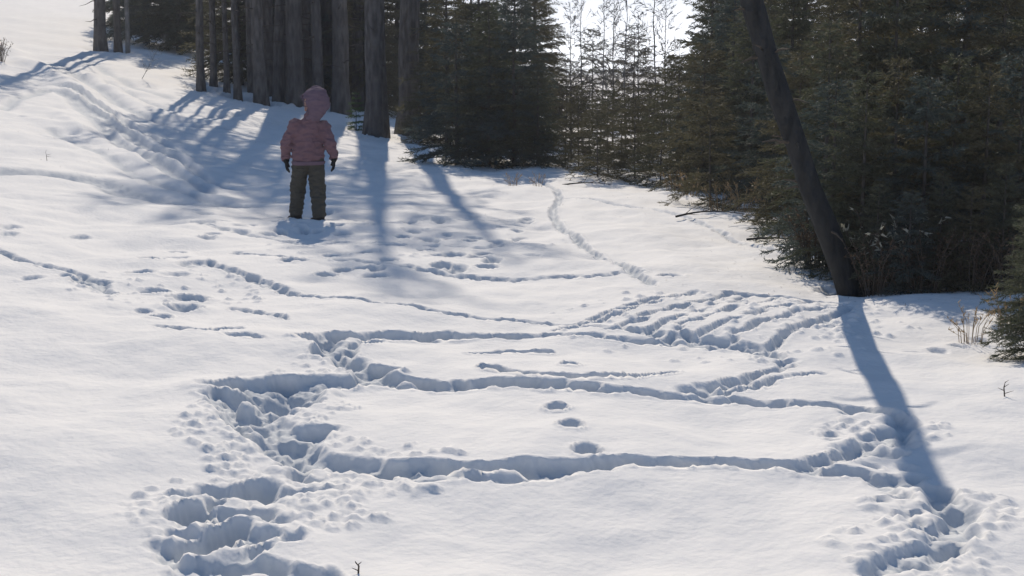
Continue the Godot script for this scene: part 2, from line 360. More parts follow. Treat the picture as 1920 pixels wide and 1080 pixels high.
	stamp(1.80, 8.91, 0.112586, 0.0355984, 0.0407378, 1.0395, 0.28)
	stamp(1.90, 9.11, 0.114879, 0.0423988, 0.0512784, 1.15454, 0.28)
	stamp(2.02, 9.22, 0.114284, 0.0313862, 0.041062, 0.86939, 0.28)
	stamp(2.10, 9.27, 0.104697, 0.0335477, 0.0447037, 1.12263, 0.28)
	stamp(2.18, 9.44, 0.129457, 0.0297397, 0.0466317, 0.715093, 0.28)
	stamp(1.47, 8.02, 0.0724217, 0.0329925, 0.0379208, 1.16302, 0.28)
	stamp(1.53, 8.04, 0.121968, 0.0356349, 0.0413687, 0.938086, 0.28)
	stamp(1.58, 8.18, 0.105769, 0.0385391, 0.0403323, 0.943725, 0.28)
	stamp(1.63, 8.25, 0.109099, 0.0314585, 0.0352788, 1.22, 0.28)
	stamp(1.69, 8.38, 0.0887317, 0.0314579, 0.0544844, 0.94844, 0.28)
	stamp(1.76, 8.49, 0.108351, 0.0295496, 0.0390104, 1.12733, 0.28)
	stamp(1.84, 8.60, 0.0884557, 0.0442042, 0.0426529, 0.866205, 0.28)
	stamp(1.89, 8.65, 0.0918269, 0.0313524, 0.0528368, 0.597117, 0.28)
	stamp(2.01, 8.81, 0.0954253, 0.0419463, 0.0449523, 1.13548, 0.28)
	stamp(2.04, 8.90, 0.10844, 0.0434665, 0.0371813, 1.02253, 0.28)
	stamp(2.14, 9.06, 0.0787532, 0.032816, 0.0477684, 1.0722, 0.28)
	stamp(2.22, 9.18, 0.0818405, 0.0301531, 0.0581054, 0.610512, 0.28)
	stamp(0.35, 8.73, 0.12557, 0.0345942, 0.0571534, 0.708896, 0.28)
	stamp(0.37, 8.77, 0.0942691, 0.042388, 0.0553151, 0.815531, 0.28)
	stamp(0.45, 8.82, 0.101074, 0.0345208, 0.0380149, 0.930812, 0.28)
	stamp(0.55, 8.92, 0.115448, 0.0286482, 0.055536, 0.978589, 0.28)
	stamp(0.55, 9.03, 0.107623, 0.0332056, 0.0452918, 0.779745, 0.28)
	stamp(0.64, 9.14, 0.0714025, 0.0385212, 0.0469928, 0.982457, 0.28)
	stamp(0.70, 9.23, 0.0974973, 0.0310527, 0.0465939, 0.991681, 0.28)
	stamp(0.76, 9.24, 0.10061, 0.028693, 0.0505927, 1.02023, 0.28)
	stamp(0.82, 9.39, 0.100689, 0.0289225, 0.0473461, 0.643373, 0.28)
	stamp(0.90, 9.36, 0.113925, 0.0418548, 0.0397458, 0.509029, 0.28)
	stamp(0.94, 9.55, 0.124962, 0.0308069, 0.0543153, 0.979449, 0.28)
	stamp(1.02, 9.62, 0.123792, 0.0326749, 0.0549829, 0.832049, 0.28)
	trench([Vector2(1.44, 7.96), Vector2(1.55, 8.14), Vector2(1.67, 8.32), Vector2(1.80, 8.53), Vector2(1.96, 8.79), Vector2(2.14, 9.08), Vector2(2.33, 9.38)], 0.08, 0.07, rng, 0.25, -1)
	trench([Vector2(1.60, 10.01), Vector2(1.70, 9.96), Vector2(1.79, 9.92), Vector2(1.89, 9.89), Vector2(1.97, 9.85), Vector2(2.05, 9.81), Vector2(2.13, 9.77), Vector2(2.21, 9.72), Vector2(2.29, 9.66), Vector2(2.36, 9.61)], 0.09, 0.06, rng, 0.4, -1)
	trench([Vector2(0.34, 8.77), Vector2(0.44, 8.71), Vector2(0.53, 8.65), Vector2(0.64, 8.58), Vector2(0.77, 8.51), Vector2(0.91, 8.43), Vector2(1.05, 8.36), Vector2(1.19, 8.28), Vector2(1.33, 8.20), Vector2(1.46, 8.12)], 0.13, 0.07, rng, 0.6, -1)
	stamp(-3.02, 13.47, 0.11, 0.12, 0.063, -0.285142, 0.42)
	stamp(-2.89, 11.82, 0.09, 0.1, 0.042, 0.00177435, 0.42)
	stamp(-2.90, 11.07, 0.1, 0.12, 0.056, 0.335926, 0.42)
	stamp(-2.81, 10.39, 0.1, 0.12, 0.063, -0.233341, 0.42)
	stamp(-2.54, 9.72, 0.1, 0.12, 0.07, -0.189706, 0.42)
	stamp(-2.78, 11.29, 0.12, 0.13, 0.049, 0.00480558, 0.42)
	stamp(-2.26, 9.57, 0.13, 0.14, 0.07, -0.144738, 0.42)
	stamp(-2.20, 9.15, 0.13, 0.14, 0.077, -0.370534, 0.42)
	stamp(-2.54, 10.36, 0.12, 0.13, 0.035, -0.254323, 0.42)
	stamp(-2.25, 8.73, 0.07, 0.1, 0.056, -0.271017, 0.42)
	stamp(-2.39, 8.89, 0.06, 0.07, 0.035, 0.349123, 0.42)
	stamp(-2.55, 10.93, 0.11, 0.13, 0.042, 0.143744, 0.42)
	trench([Vector2(-2.15, 8.33), Vector2(-2.10, 8.28), Vector2(-2.05, 8.23), Vector2(-2.00, 8.19), Vector2(-1.95, 8.16), Vector2(-1.90, 8.14), Vector2(-1.85, 8.15), Vector2(-1.80, 8.18), Vector2(-1.74, 8.24), Vector2(-1.69, 8.31)], 0.1, 0.07, rng, 0.3, -1)
	trench([Vector2(-2.54, 11.08), Vector2(-2.42, 10.95), Vector2(-2.31, 10.82), Vector2(-2.20, 10.69), Vector2(-2.11, 10.58), Vector2(-2.03, 10.48), Vector2(-1.93, 10.35), Vector2(-1.80, 10.16), Vector2(-1.66, 9.94), Vector2(-1.52, 9.76), Vector2(-1.40, 9.64), Vector2(-1.28, 9.54), Vector2(-1.18, 9.46), Vector2(-1.09, 9.40), Vector2(-1.02, 9.36), Vector2(-0.95, 9.33)], 0.13, 0.085, rng, 0.35, -1)
	trench([Vector2(-0.95, 9.33), Vector2(-0.76, 9.24), Vector2(-0.57, 9.15), Vector2(-0.39, 9.08), Vector2(-0.21, 9.05), Vector2(-0.03, 9.04), Vector2(0.14, 9.02), Vector2(0.30, 8.97), Vector2(0.44, 8.92), Vector2(0.59, 8.86)], 0.09, 0.055, rng, 0.5, -1)
	trench([Vector2(-3.00, 13.35), Vector2(-2.87, 13.25), Vector2(-2.74, 13.13), Vector2(-2.62, 13.04), Vector2(-2.51, 12.98), Vector2(-2.41, 12.93), Vector2(-2.30, 12.89), Vector2(-2.18, 12.86), Vector2(-2.06, 12.83), Vector2(-1.93, 12.80)], 0.14, 0.06, rng, 0.8, -1)
	trench([Vector2(-2.35, 11.64), Vector2(-2.20, 11.58), Vector2(-2.04, 11.51), Vector2(-1.87, 11.45), Vector2(-1.64, 11.41), Vector2(-1.39, 11.37), Vector2(-1.14, 11.31), Vector2(-0.91, 11.21), Vector2(-0.69, 11.09), Vector2(-0.47, 10.99), Vector2(-0.26, 10.93), Vector2(-0.06, 10.89), Vector2(0.17, 10.87), Vector2(0.43, 10.86), Vector2(0.72, 10.85), Vector2(1.01, 10.85)], 0.1, 0.055, rng, 0.5, -1)
	trench([Vector2(-1.87, 9.22), Vector2(-1.78, 9.11), Vector2(-1.68, 9.01), Vector2(-1.60, 8.91), Vector2(-1.54, 8.83), Vector2(-1.48, 8.75), Vector2(-1.43, 8.68)], 0.08, 0.05, rng, 0.4, -1)
	trench([Vector2(-1.63, 8.00), Vector2(-1.47, 7.97)], 0.07, 0.05, rng, 0.4, -1)
	trench([Vector2(-1.34, 12.81), Vector2(-1.15, 12.73), Vector2(-0.97, 12.65), Vector2(-0.78, 12.59), Vector2(-0.56, 12.56), Vector2(-0.33, 12.55), Vector2(-0.15, 12.63), Vector2(-0.03, 12.86), Vector2(0.05, 13.20), Vector2(0.13, 13.55)], 0.1, 0.05, rng, 0.6, -1)
	trench([Vector2(-1.77, 14.80), Vector2(-1.49, 14.76), Vector2(-1.21, 14.71), Vector2(-0.91, 14.69), Vector2(-0.57, 14.74), Vector2(-0.20, 14.84), Vector2(0.17, 14.92)], 0.12, 0.05, rng, 0.8, -1)
	stamp(-0.06, 14.27, 0.0892435, 0.0892063, 0.0642903, 0.163582, 0.28)
	stamp(-1.15, 11.08, 0.077759, 0.126403, 0.0790665, -0.474469, 0.28)
	stamp(0.17, 12.07, 0.0697128, 0.143814, 0.0531197, 0.588598, 0.28)
	stamp(-0.83, 13.22, 0.088232, 0.115383, 0.0494238, 0.292314, 0.28)
	stamp(-1.81, 11.17, 0.0626826, 0.131139, 0.0833303, 0.103044, 0.28)
	stamp(-0.63, 13.47, 0.0500895, 0.0827035, 0.0482733, 0.139262, 0.28)
	stamp(-1.13, 12.49, 0.0947771, 0.0905619, 0.0515449, 0.18373, 0.28)
	stamp(-2.45, 14.79, 0.0677481, 0.088509, 0.0570004, -0.330889, 0.28)
	stamp(-0.76, 12.19, 0.0602092, 0.129914, 0.0619459, -0.438302, 0.28)
	stamp(0.05, 13.87, 0.0574657, 0.0876644, 0.0688048, 0.445543, 0.28)
	stamp(-0.33, 13.05, 0.063212, 0.0809197, 0.0690878, 0.0747974, 0.28)
	stamp(-1.26, 11.91, 0.0721877, 0.154973, 0.0728079, -0.301804, 0.28)
	stamp(-0.04, 15.02, 0.0765764, 0.112479, 0.0519821, -0.529945, 0.28)
	stamp(-0.39, 15.20, 0.0775461, 0.155274, 0.0479752, -0.360578, 0.28)
	stamp(-0.72, 12.55, 0.0820785, 0.14507, 0.0493349, -0.228741, 0.28)
	stamp(-1.69, 14.79, 0.0944676, 0.142638, 0.0720467, -0.592381, 0.28)
	stamp(-0.16, 11.61, 0.0732633, 0.13934, 0.0610045, -0.328862, 0.28)
	stamp(-2.05, 13.64, 0.0519409, 0.106841, 0.0734855, 0.234131, 0.28)
	stamp(-0.16, 11.73, 0.0632994, 0.124303, 0.0603142, 0.34614, 0.28)
	stamp(-1.00, 13.68, 0.0821002, 0.157211, 0.0511138, 0.456054, 0.28)
	stamp(-2.25, 13.42, 0.0618055, 0.13951, 0.0816773, 0.295382, 0.28)
	stamp(-1.22, 11.05, 0.0664277, 0.0991334, 0.0801179, 0.156835, 0.28)
	stamp(-0.50, 11.90, 0.0989507, 0.117559, 0.0772679, 0.237142, 0.28)
	stamp(-0.14, 12.90, 0.0862312, 0.125627, 0.0549255, -0.345641, 0.28)
	stamp(-0.80, 14.76, 0.0955395, 0.0915676, 0.0431299, -0.471986, 0.28)
	stamp(0.03, 13.35, 0.0570921, 0.0822986, 0.0437493, 0.23115, 0.28)
	stamp(-0.62, 11.77, 0.0868393, 0.0852612, 0.0667999, -0.163913, 0.28)
	stamp(-0.21, 11.33, 0.094564, 0.0852759, 0.0784473, 0.497291, 0.28)
	stamp(0.08, 14.64, 0.0602862, 0.0889576, 0.0434459, 0.417261, 0.28)
	stamp(-0.23, 12.04, 0.091253, 0.130523, 0.0540693, -0.480147, 0.28)
	stamp(-1.74, 11.41, 0.0602497, 0.105531, 0.0597981, -0.574898, 0.28)
	stamp(-1.65, 13.49, 0.0857881, 0.109442, 0.0554748, 0.556799, 0.28)
	stamp(-0.86, 11.18, 0.0809138, 0.0824785, 0.0593427, -0.0762605, 0.28)
	stamp(-0.36, 13.32, 0.085233, 0.12303, 0.0510961, 0.434687, 0.28)
	stamp(-1.72, 11.18, 0.0585186, 0.0801039, 0.0504855, 0.314617, 0.28)
	stamp(0.17, 15.28, 0.0745411, 0.119319, 0.0754644, -0.378577, 0.28)
	stamp(-1.04, 13.26, 0.0915918, 0.100846, 0.0816425, -0.259524, 0.28)
	stamp(-1.53, 11.66, 0.0749158, 0.0887939, 0.0687343, -0.502941, 0.28)
	stamp(-0.28, 11.79, 0.0893467, 0.130235, 0.0569359, -0.118475, 0.28)
	stamp(-1.07, 11.03, 0.0543086, 0.151076, 0.0430573, -0.35266, 0.28)
	stamp(-1.34, 10.96, 0.0750595, 0.110344, 0.0791271, -0.319709, 0.28)
	stamp(-1.05, 12.41, 0.0877238, 0.140239, 0.0691446, -0.181817, 0.28)
	stamp(-1.55, 14.19, 0.0921553, 0.132968, 0.0731635, -0.396539, 0.28)
	stamp(-1.02, 11.45, 0.0789585, 0.0900846, 0.0614048, 0.462151, 0.28)
	stamp(-1.76, 13.94, 0.0650754, 0.136253, 0.0774338, -0.414487, 0.28)
	stamp(-1.92, 13.60, 0.0663281, 0.121774, 0.0487588, -0.20631, 0.28)
	stamp(-1.45, 10.70, 0.0864366, 0.0881445, 0.0824202, -0.478034, 0.28)
	stamp(-1.07, 10.72, 0.0897444, 0.138663, 0.0602668, -0.364571, 0.28)
	stamp(-0.75, 14.59, 0.0603222, 0.111067, 0.0434251, -0.121175, 0.28)
	stamp(-0.28, 11.80, 0.0750243, 0.13059, 0.0614577, -0.429825, 0.28)
	stamp(-0.76, 13.01, 0.0870473, 0.15264, 0.0600612, 0.0887736, 0.28)
	stamp(-0.40, 12.96, 0.0614282, 0.137778, 0.0789632, 0.328858, 0.28)
	stamp(-0.45, 11.20, 0.0839798, 0.131323, 0.0610639, -0.224383, 0.28)
	stamp(-0.78, 14.64, 0.070979, 0.14259, 0.0719523, 0.155538, 0.28)
	stamp(-1.59, 12.82, 0.0727597, 0.129726, 0.0591925, 0.210294, 0.28)
	stamp(0.04, 14.20, 0.0827245, 0.142254, 0.0583258, -0.0121918, 0.28)
	stamp(0.16, 15.06, 0.077168, 0.0928674, 0.0748353, 0.528705, 0.28)
	stamp(-1.08, 14.59, 0.078728, 0.123283, 0.0721264, 0.0146294, 0.28)
	stamp(-0.58, 11.28, 0.0760844, 0.112828, 0.0818149, -0.347893, 0.28)
	stamp(-0.57, 13.08, 0.0881351, 0.0897916, 0.0833477, -0.173432, 0.28)
	stamp(-2.97, 13.61, 0.0759874, 0.0809316, 0.0327203, -0.0953435, 0.42)
	stamp(-2.13, 13.79, 0.0706063, 0.0957099, 0.0417612, 0.527918, 0.42)
	stamp(-2.41, 14.09, 0.0920595, 0.107437, 0.0269364, -0.444841, 0.42)
	stamp(-1.85, 12.60, 0.0853719, 0.112841, 0.0367375, -0.328816, 0.42)
	stamp(-1.77, 13.90, 0.0855519, 0.137312, 0.043853, -0.0382789, 0.42)
	stamp(-2.54, 13.05, 0.0650066, 0.138362, 0.0309329, 0.420804, 0.42)
	stamp(-2.66, 13.48, 0.070142, 0.109827, 0.0262049, -0.596766, 0.42)
	stamp(-2.13, 14.01, 0.0697987, 0.101127, 0.0344274, -0.0858081, 0.42)
	stamp(-2.07, 12.93, 0.0744973, 0.145011, 0.0449245, -0.531525, 0.42)
	stamp(-1.75, 12.39, 0.0913615, 0.0898281, 0.0442772, 0.159795, 0.42)
	stamp(-3.18, 14.30, 0.0980707, 0.125917, 0.0280007, -0.478186, 0.42)
	stamp(-2.89, 13.78, 0.0910522, 0.104251, 0.0252748, 0.484905, 0.42)
	stamp(-2.08, 14.39, 0.0956454, 0.122586, 0.0428759, 0.20215, 0.42)
	stamp(-1.71, 12.69, 0.0935521, 0.0938159, 0.0403982, 0.0369546, 0.42)
	stamp(-2.03, 13.56, 0.0953073, 0.118854, 0.0284058, -0.318989, 0.42)
	stamp(-2.76, 13.10, 0.0623382, 0.112697, 0.0250438, -0.0103533, 0.42)
	stamp(-2.30, 13.18, 0.0945151, 0.0804625, 0.0445415, -0.0384475, 0.42)
	stamp(-2.16, 12.89, 0.0936226, 0.106247, 0.0327269, 0.552736, 0.42)
	stamp(-2.76, 12.71, 0.085445, 0.0819971, 0.0380709, 0.219106, 0.42)
	stamp(-1.82, 13.95, 0.0992685, 0.115744, 0.0345709, 0.477074, 0.42)
	stamp(-2.76, 12.49, 0.0850111, 0.103702, 0.0451273, -0.16061, 0.42)
	stamp(-2.33, 13.21, 0.090823, 0.0947508, 0.0331853, -0.0931337, 0.42)
	stamp(-2.11, 12.49, 0.0717153, 0.137941, 0.0323044, 0.00449901, 0.42)
	stamp(-2.59, 13.15, 0.0989998, 0.125819, 0.0431746, -0.202924, 0.42)
	stamp(-2.64, 13.73, 0.083458, 0.124437, 0.042958, -0.551939, 0.42)
	stamp(-1.88, 12.40, 0.081816, 0.083479, 0.0294114, -0.592547, 0.42)
	crumbs(-2.42, 9.88, 0.8, 84, rng)
	crumbs(-0.98, 12.65, 1.6, 112, rng)
	crumbs(1.35, 8.87, 1.2, 168, rng)
	crumbs(1.91, 9.07, 0.8, 70, rng)
	stamp(1.22, 10.60, 0.09, 0.1, 0.056, 0, 0.35)
	trench([Vector2(0.40, 20.58), Vector2(0.49, 19.51), Vector2(0.58, 18.54), Vector2(0.61, 17.73), Vector2(0.58, 17.11), Vector2(0.52, 16.60), Vector2(0.47, 16.08), Vector2(0.47, 15.55), Vector2(0.48, 15.02), Vector2(0.50, 14.51), Vector2(0.54, 14.03), Vector2(0.59, 13.56), Vector2(0.64, 13.13), Vector2(0.67, 12.75), Vector2(0.71, 12.40), Vector2(0.75, 12.06), Vector2(0.80, 11.75), Vector2(0.86, 11.45), Vector2(0.91, 11.15), Vector2(0.96, 10.83), Vector2(1.01, 10.50), Vector2(1.05, 10.20)], 0.13, 0.08, rng, 0.15, -1)
	trench([Vector2(0.64, 17.58), Vector2(0.84, 17.23), Vector2(1.03, 16.89), Vector2(1.21, 16.55), Vector2(1.40, 16.21), Vector2(1.58, 15.87), Vector2(1.74, 15.51), Vector2(1.86, 15.11), Vector2(1.96, 14.70), Vector2(2.04, 14.28), Vector2(2.11, 13.85), Vector2(2.16, 13.43), Vector2(2.23, 13.06), Vector2(2.31, 12.77), Vector2(2.39, 12.53), Vector2(2.48, 12.29)], 0.12, 0.055, rng, 0.2, -1)
	trench([Vector2(-4.34, 11.20), Vector2(-4.20, 11.06), Vector2(-4.07, 10.93), Vector2(-3.94, 10.80), Vector2(-3.81, 10.68), Vector2(-3.69, 10.55), Vector2(-3.57, 10.44), Vector2(-3.45, 10.34), Vector2(-3.34, 10.26), Vector2(-3.24, 10.17), Vector2(-3.15, 10.07), Vector2(-3.06, 9.97), Vector2(-2.97, 9.86), Vector2(-2.91, 9.74), Vector2(-2.84, 9.60), Vector2(-2.78, 9.47)], 0.12, 0.08, rng, 0.25, -1)
	trench([Vector2(-3.27, 10.02), Vector2(-3.21, 9.97), Vector2(-3.14, 9.93), Vector2(-3.07, 9.87), Vector2(-3.00, 9.77), Vector2(-2.92, 9.65), Vector2(-2.84, 9.53)], 0.14, 0.08, rng, 0.4, -1)
	stamp(-4.50, 12.18, 0.08, 0.12, 0.042, 0, 0.35)
	stamp(-4.36, 11.92, 0.08, 0.12, 0.042, 0, 0.35)
	stamp(-3.83, 12.21, 0.08, 0.12, 0.042, 0, 0.35)
	stamp(-3.47, 9.90, 0.08, 0.12, 0.042, 0, 0.35)
	stamp(-7.93, 23.87, 0.08, 0.12, 0.042, 0, 0.35)
	stamp(-8.30, 23.61, 0.08, 0.12, 0.042, 0, 0.35)
	stamp(-4.50, 12.39, 0.08, 0.12, 0.042, 0, 0.35)
	ridge([Vector2(-8.90, 24.28), Vector2(-9.07, 25.10), Vector2(-9.27, 25.97), Vector2(-9.44, 26.82), Vector2(-9.55, 27.54), Vector2(-9.61, 28.17), Vector2(-9.64, 28.74), Vector2(-9.58, 29.09), Vector2(-9.41, 29.05), Vector2(-9.10, 28.54), Vector2(-8.69, 27.67), Vector2(-8.23, 26.61), Vector2(-7.74, 25.48), Vector2(-7.21, 24.27), Vector2(-6.66, 22.96), Vector2(-6.11, 21.67), Vector2(-5.58, 20.49), Vector2(-5.05, 19.44), Vector2(-4.53, 18.45), Vector2(-4.03, 17.50), Vector2(-3.58, 16.59)], 0.17, -0.056)
	ridge([Vector2(-8.79, 28.12), Vector2(-8.38, 27.27), Vector2(-8.01, 26.47), Vector2(-7.62, 25.64), Vector2(-7.18, 24.73), Vector2(-6.69, 23.67), Vector2(-6.16, 22.54), Vector2(-5.65, 21.44), Vector2(-5.18, 20.46), Vector2(-4.74, 19.62), Vector2(-4.32, 18.85), Vector2(-3.92, 18.10), Vector2(-3.54, 17.37)], 0.15, -0.049)
	ridge([Vector2(-7.40, 22.38), Vector2(-7.16, 21.95), Vector2(-6.93, 21.53), Vector2(-6.70, 21.12), Vector2(-6.46, 20.71), Vector2(-6.23, 20.30), Vector2(-5.99, 19.91), Vector2(-5.75, 19.50), Vector2(-5.48, 19.05), Vector2(-5.19, 18.52), Vector2(-4.89, 17.94), Vector2(-4.58, 17.40), Vector2(-4.31, 16.95), Vector2(-4.04, 16.61), Vector2(-3.79, 16.34), Vector2(-3.54, 16.09), Vector2(-3.29, 15.81)], 0.15, -0.042)
	ridge([Vector2(-11.35, 35.60), Vector2(-10.67, 34.13), Vector2(-10.02, 32.73), Vector2(-9.43, 31.46), Vector2(-8.89, 30.33), Vector2(-8.41, 29.31), Vector2(-7.96, 28.38), Vector2(-7.56, 27.57), Vector2(-7.20, 26.94), Vector2(-6.89, 26.49), Vector2(-6.62, 26.19), Vector2(-6.38, 26.01), Vector2(-6.14, 25.92), Vector2(-5.92, 25.98), Vector2(-5.72, 26.17), Vector2(-5.51, 26.42), Vector2(-5.30, 26.65)], 0.2, -0.063)
	ridge([Vector2(-11.83, 38.49), Vector2(-11.13, 37.13), Vector2(-10.47, 35.83), Vector2(-9.88, 34.67), Vector2(-9.36, 33.71), Vector2(-8.93, 32.92), Vector2(-8.55, 32.25), Vector2(-8.21, 31.72), Vector2(-7.88, 31.34), Vector2(-7.57, 31.19), Vector2(-7.28, 31.21), Vector2(-6.99, 31.31), Vector2(-6.70, 31.39)], 0.18, -0.049)
	ridge([Vector2(-9.58, 33.14), Vector2(-9.06, 32.14), Vector2(-8.55, 31.15), Vector2(-8.08, 30.27), Vector2(-7.68, 29.61), Vector2(-7.32, 29.17), Vector2(-7.00, 28.89), Vector2(-6.72, 28.75), Vector2(-6.47, 28.73), Vector2(-6.28, 28.89), Vector2(-6.13, 29.22), Vector2(-5.99, 29.62), Vector2(-5.84, 30.00)], 0.14, -0.042)
	ridge([Vector2(-10.52, 30.72), Vector2(-10.25, 30.54), Vector2(-10.00, 30.40), Vector2(-9.73, 30.19), Vector2(-9.42, 29.80), Vector2(-9.07, 29.22), Vector2(-8.71, 28.51), Vector2(-8.31, 27.70), Vector2(-7.88, 26.81), Vector2(-7.39, 25.79), Vector2(-6.86, 24.65), Vector2(-6.35, 23.57), Vector2(-5.91, 22.68), Vector2(-5.54, 22.05), Vector2(-5.21, 21.55), Vector2(-4.90, 21.11), Vector2(-4.60, 20.64)], 0.14, -0.042)
	ridge([Vector2(-14.77, 39.39), Vector2(-14.44, 38.89), Vector2(-14.14, 38.43), Vector2(-13.82, 37.93), Vector2(-13.46, 37.33), Vector2(-13.03, 36.58), Vector2(-12.56, 35.74), Vector2(-12.10, 34.91), Vector2(-11.68, 34.18), Vector2(-11.33, 33.63), Vector2(-11.01, 33.19), Vector2(-10.67, 32.67), Vector2(-10.23, 31.88), Vector2(-9.67, 30.72), Vector2(-9.05, 29.35), Vector2(-8.45, 27.99), Vector2(-7.94, 26.84), Vector2(-7.52, 25.91), Vector2(-7.16, 25.10), Vector2(-6.83, 24.36), Vector2(-6.52, 23.69), Vector2(-6.25, 23.13), Vector2(-6.00, 22.66), Vector2(-5.76, 22.16), Vector2(-5.48, 21.53), Vector2(-5.16, 20.70), Vector2(-4.83, 19.79), Vector2(-4.51, 18.88), Vector2(-4.22, 18.04)], 0.4, 0.1)
	ridge([Vector2(-6.12, 15.92), Vector2(-5.99, 16.07), Vector2(-5.86, 16.23), Vector2(-5.72, 16.38), Vector2(-5.58, 16.50), Vector2(-5.44, 16.61), Vector2(-5.30, 16.72), Vector2(-5.15, 16.77), Vector2(-4.99, 16.73), Vector2(-4.81, 16.55), Vector2(-4.63, 16.27), Vector2(-4.45, 15.98), Vector2(-4.28, 15.76), Vector2(-4.12, 15.64), Vector2(-3.95, 15.55), Vector2(-3.79, 15.50), Vector2(-3.64, 15.47), Vector2(-3.49, 15.48), Vector2(-3.35, 15.52), Vector2(-3.22, 15.58), Vector2(-3.07, 15.62)], 0.3, -0.09)
	ridge([Vector2(-8.03, 24.75), Vector2(-7.52, 23.77), Vector2(-7.03, 22.82), Vector2(-6.57, 21.93), Vector2(-6.15, 21.12), Vector2(-5.75, 20.40), Vector2(-5.37, 19.74), Vector2(-5.03, 19.14), Vector2(-4.72, 18.61), Vector2(-4.46, 18.17), Vector2(-4.23, 17.78), Vector2(-4.02, 17.42), Vector2(-3.81, 17.06)], 0.25, 0.05)
	ridge([Vector2(-10.17, 33.85), Vector2(-9.47, 32.42), Vector2(-8.80, 31.01), Vector2(-8.20, 29.78), Vector2(-7.70, 28.83), Vector2(-7.29, 28.18), Vector2(-6.94, 27.74), Vector2(-6.64, 27.46), Vector2(-6.37, 27.31), Vector2(-6.12, 27.35), Vector2(-5.91, 27.57), Vector2(-5.70, 27.87), Vector2(-5.49, 28.15)], 0.28, 0.055)
	stamp(2.36, 7.92, 0.05, 0.07, 0.035, 0.3, 0.56)
	stamp(2.52, 8.03, 0.05, 0.07, 0.035, 0.3, 0.56)
	stamp(2.68, 8.16, 0.05, 0.07, 0.035, 0.3, 0.56)
	stamp(2.87, 8.33, 0.05, 0.07, 0.035, 0.3, 0.56)
	stamp(3.07, 8.54, 0.05, 0.07, 0.035, 0.3, 0.56)
	trench([Vector2(1.66, 6.55), Vector2(1.69, 6.51), Vector2(1.73, 6.47), Vector2(1.76, 6.43), Vector2(1.78, 6.37), Vector2(1.79, 6.31), Vector2(1.80, 6.24), Vector2(1.79, 6.19), Vector2(1.78, 6.13), Vector2(1.77, 6.07), Vector2(1.74, 6.02), Vector2(1.71, 5.96), Vector2(1.69, 5.91)], 0.1, 0.085, rng, 0.4, -1)
	trench([Vector2(1.24, 5.39), Vector2(1.32, 5.39), Vector2(1.39, 5.38), Vector2(1.45, 5.37), Vector2(1.51, 5.33), Vector2(1.55, 5.29), Vector2(1.58, 5.23), Vector2(1.61, 5.16), Vector2(1.62, 5.09), Vector2(1.63, 5.01), Vector2(1.62, 4.93), Vector2(1.61, 4.85), Vector2(1.59, 4.76), Vector2(1.55, 4.68), Vector2(1.51, 4.59), Vector2(1.47, 4.51), Vector2(1.42, 4.45), Vector2(1.38, 4.40), Vector2(1.33, 4.35), Vector2(1.28, 4.30), Vector2(1.22, 4.26), Vector2(1.17, 4.21)], 0.12, 0.09, rng, 0.6, -1)
	trench([Vector2(-0.75, 5.26), Vector2(-0.80, 5.25), Vector2(-0.84, 5.23), Vector2(-0.87, 5.22), Vector2(-0.90, 5.19), Vector2(-0.92, 5.15), Vector2(-0.94, 5.11)], 0.1, 0.06, rng, 0.6, -1)
	trench([Vector2(-1.04, 4.48), Vector2(-1.02, 4.45), Vector2(-0.99, 4.41), Vector2(-0.97, 4.38), Vector2(-0.94, 4.36), Vector2(-0.91, 4.34), Vector2(-0.89, 4.32)], 0.1, 0.06, rng, 0.6, -1)
	trench([Vector2(-0.83, 8.11), Vector2(-0.88, 8.03), Vector2(-0.92, 7.95), Vector2(-0.96, 7.87), Vector2(-0.97, 7.78), Vector2(-0.97, 7.70), Vector2(-0.96, 7.61), Vector2(-0.93, 7.52), Vector2(-0.88, 7.42), Vector2(-0.84, 7.34), Vector2(-0.78, 7.27), Vector2(-0.73, 7.20), Vector2(-0.67, 7.14)], 0.14, 0.1, rng, 0.4, -1)
	stamp(-0.90, 6.07, 0.116393, 0.0441761, 0.0679014, 0.380443, 0.21)
	stamp(-1.08, 5.95, 0.0885001, 0.045005, 0.0612309, 0.788024, 0.21)
	stamp(-1.33, 6.68, 0.106229, 0.040533, 0.0765496, 0.85962, 0.21)
	stamp(-1.04, 5.95, 0.0968714, 0.0397772, 0.0600884, 0.425295, 0.21)
	stamp(-1.05, 5.98, 0.112413, 0.0436298, 0.0805824, -0.160585, 0.21)
	stamp(-1.43, 6.64, 0.117509, 0.0497118, 0.0619688, -0.262749, 0.21)
	stamp(-1.19, 6.46, 0.0801913, 0.0452564, 0.0471102, 1.39905, 0.21)
	stamp(-1.31, 6.68, 0.0807111, 0.0457903, 0.0521754, 0.700672, 0.21)
	stamp(-0.93, 5.83, 0.109189, 0.0362643, 0.0684022, 0.627705, 0.21)
	stamp(-1.07, 6.18, 0.118573, 0.0457582, 0.0424788, -1.45581, 0.21)
	stamp(-1.46, 6.71, 0.0866399, 0.0479145, 0.0624258, -1.32066, 0.21)
	stamp(-1.24, 6.31, 0.107075, 0.0371736, 0.0754892, -0.410203, 0.21)
	stamp(-1.23, 6.33, 0.117797, 0.0467694, 0.0658063, -0.622835, 0.21)
	stamp(-1.24, 6.72, 0.113096, 0.0399806, 0.0674446, 1.43234, 0.21)
	stamp(-1.31, 6.53, 0.0950671, 0.0452723, 0.0672748, 1.18835, 0.21)
	stamp(-0.93, 5.75, 0.0905218, 0.0413375, 0.066639, 0.947959, 0.21)
	stamp(-0.92, 5.66, 0.102876, 0.0391077, 0.0777497, 0.921099, 0.21)
	stamp(-0.94, 5.93, 0.0834025, 0.0433051, 0.0754903, -0.898708, 0.21)
	stamp(-1.43, 6.55, 0.0986129, 0.0380988, 0.0526989, 0.753401, 0.21)
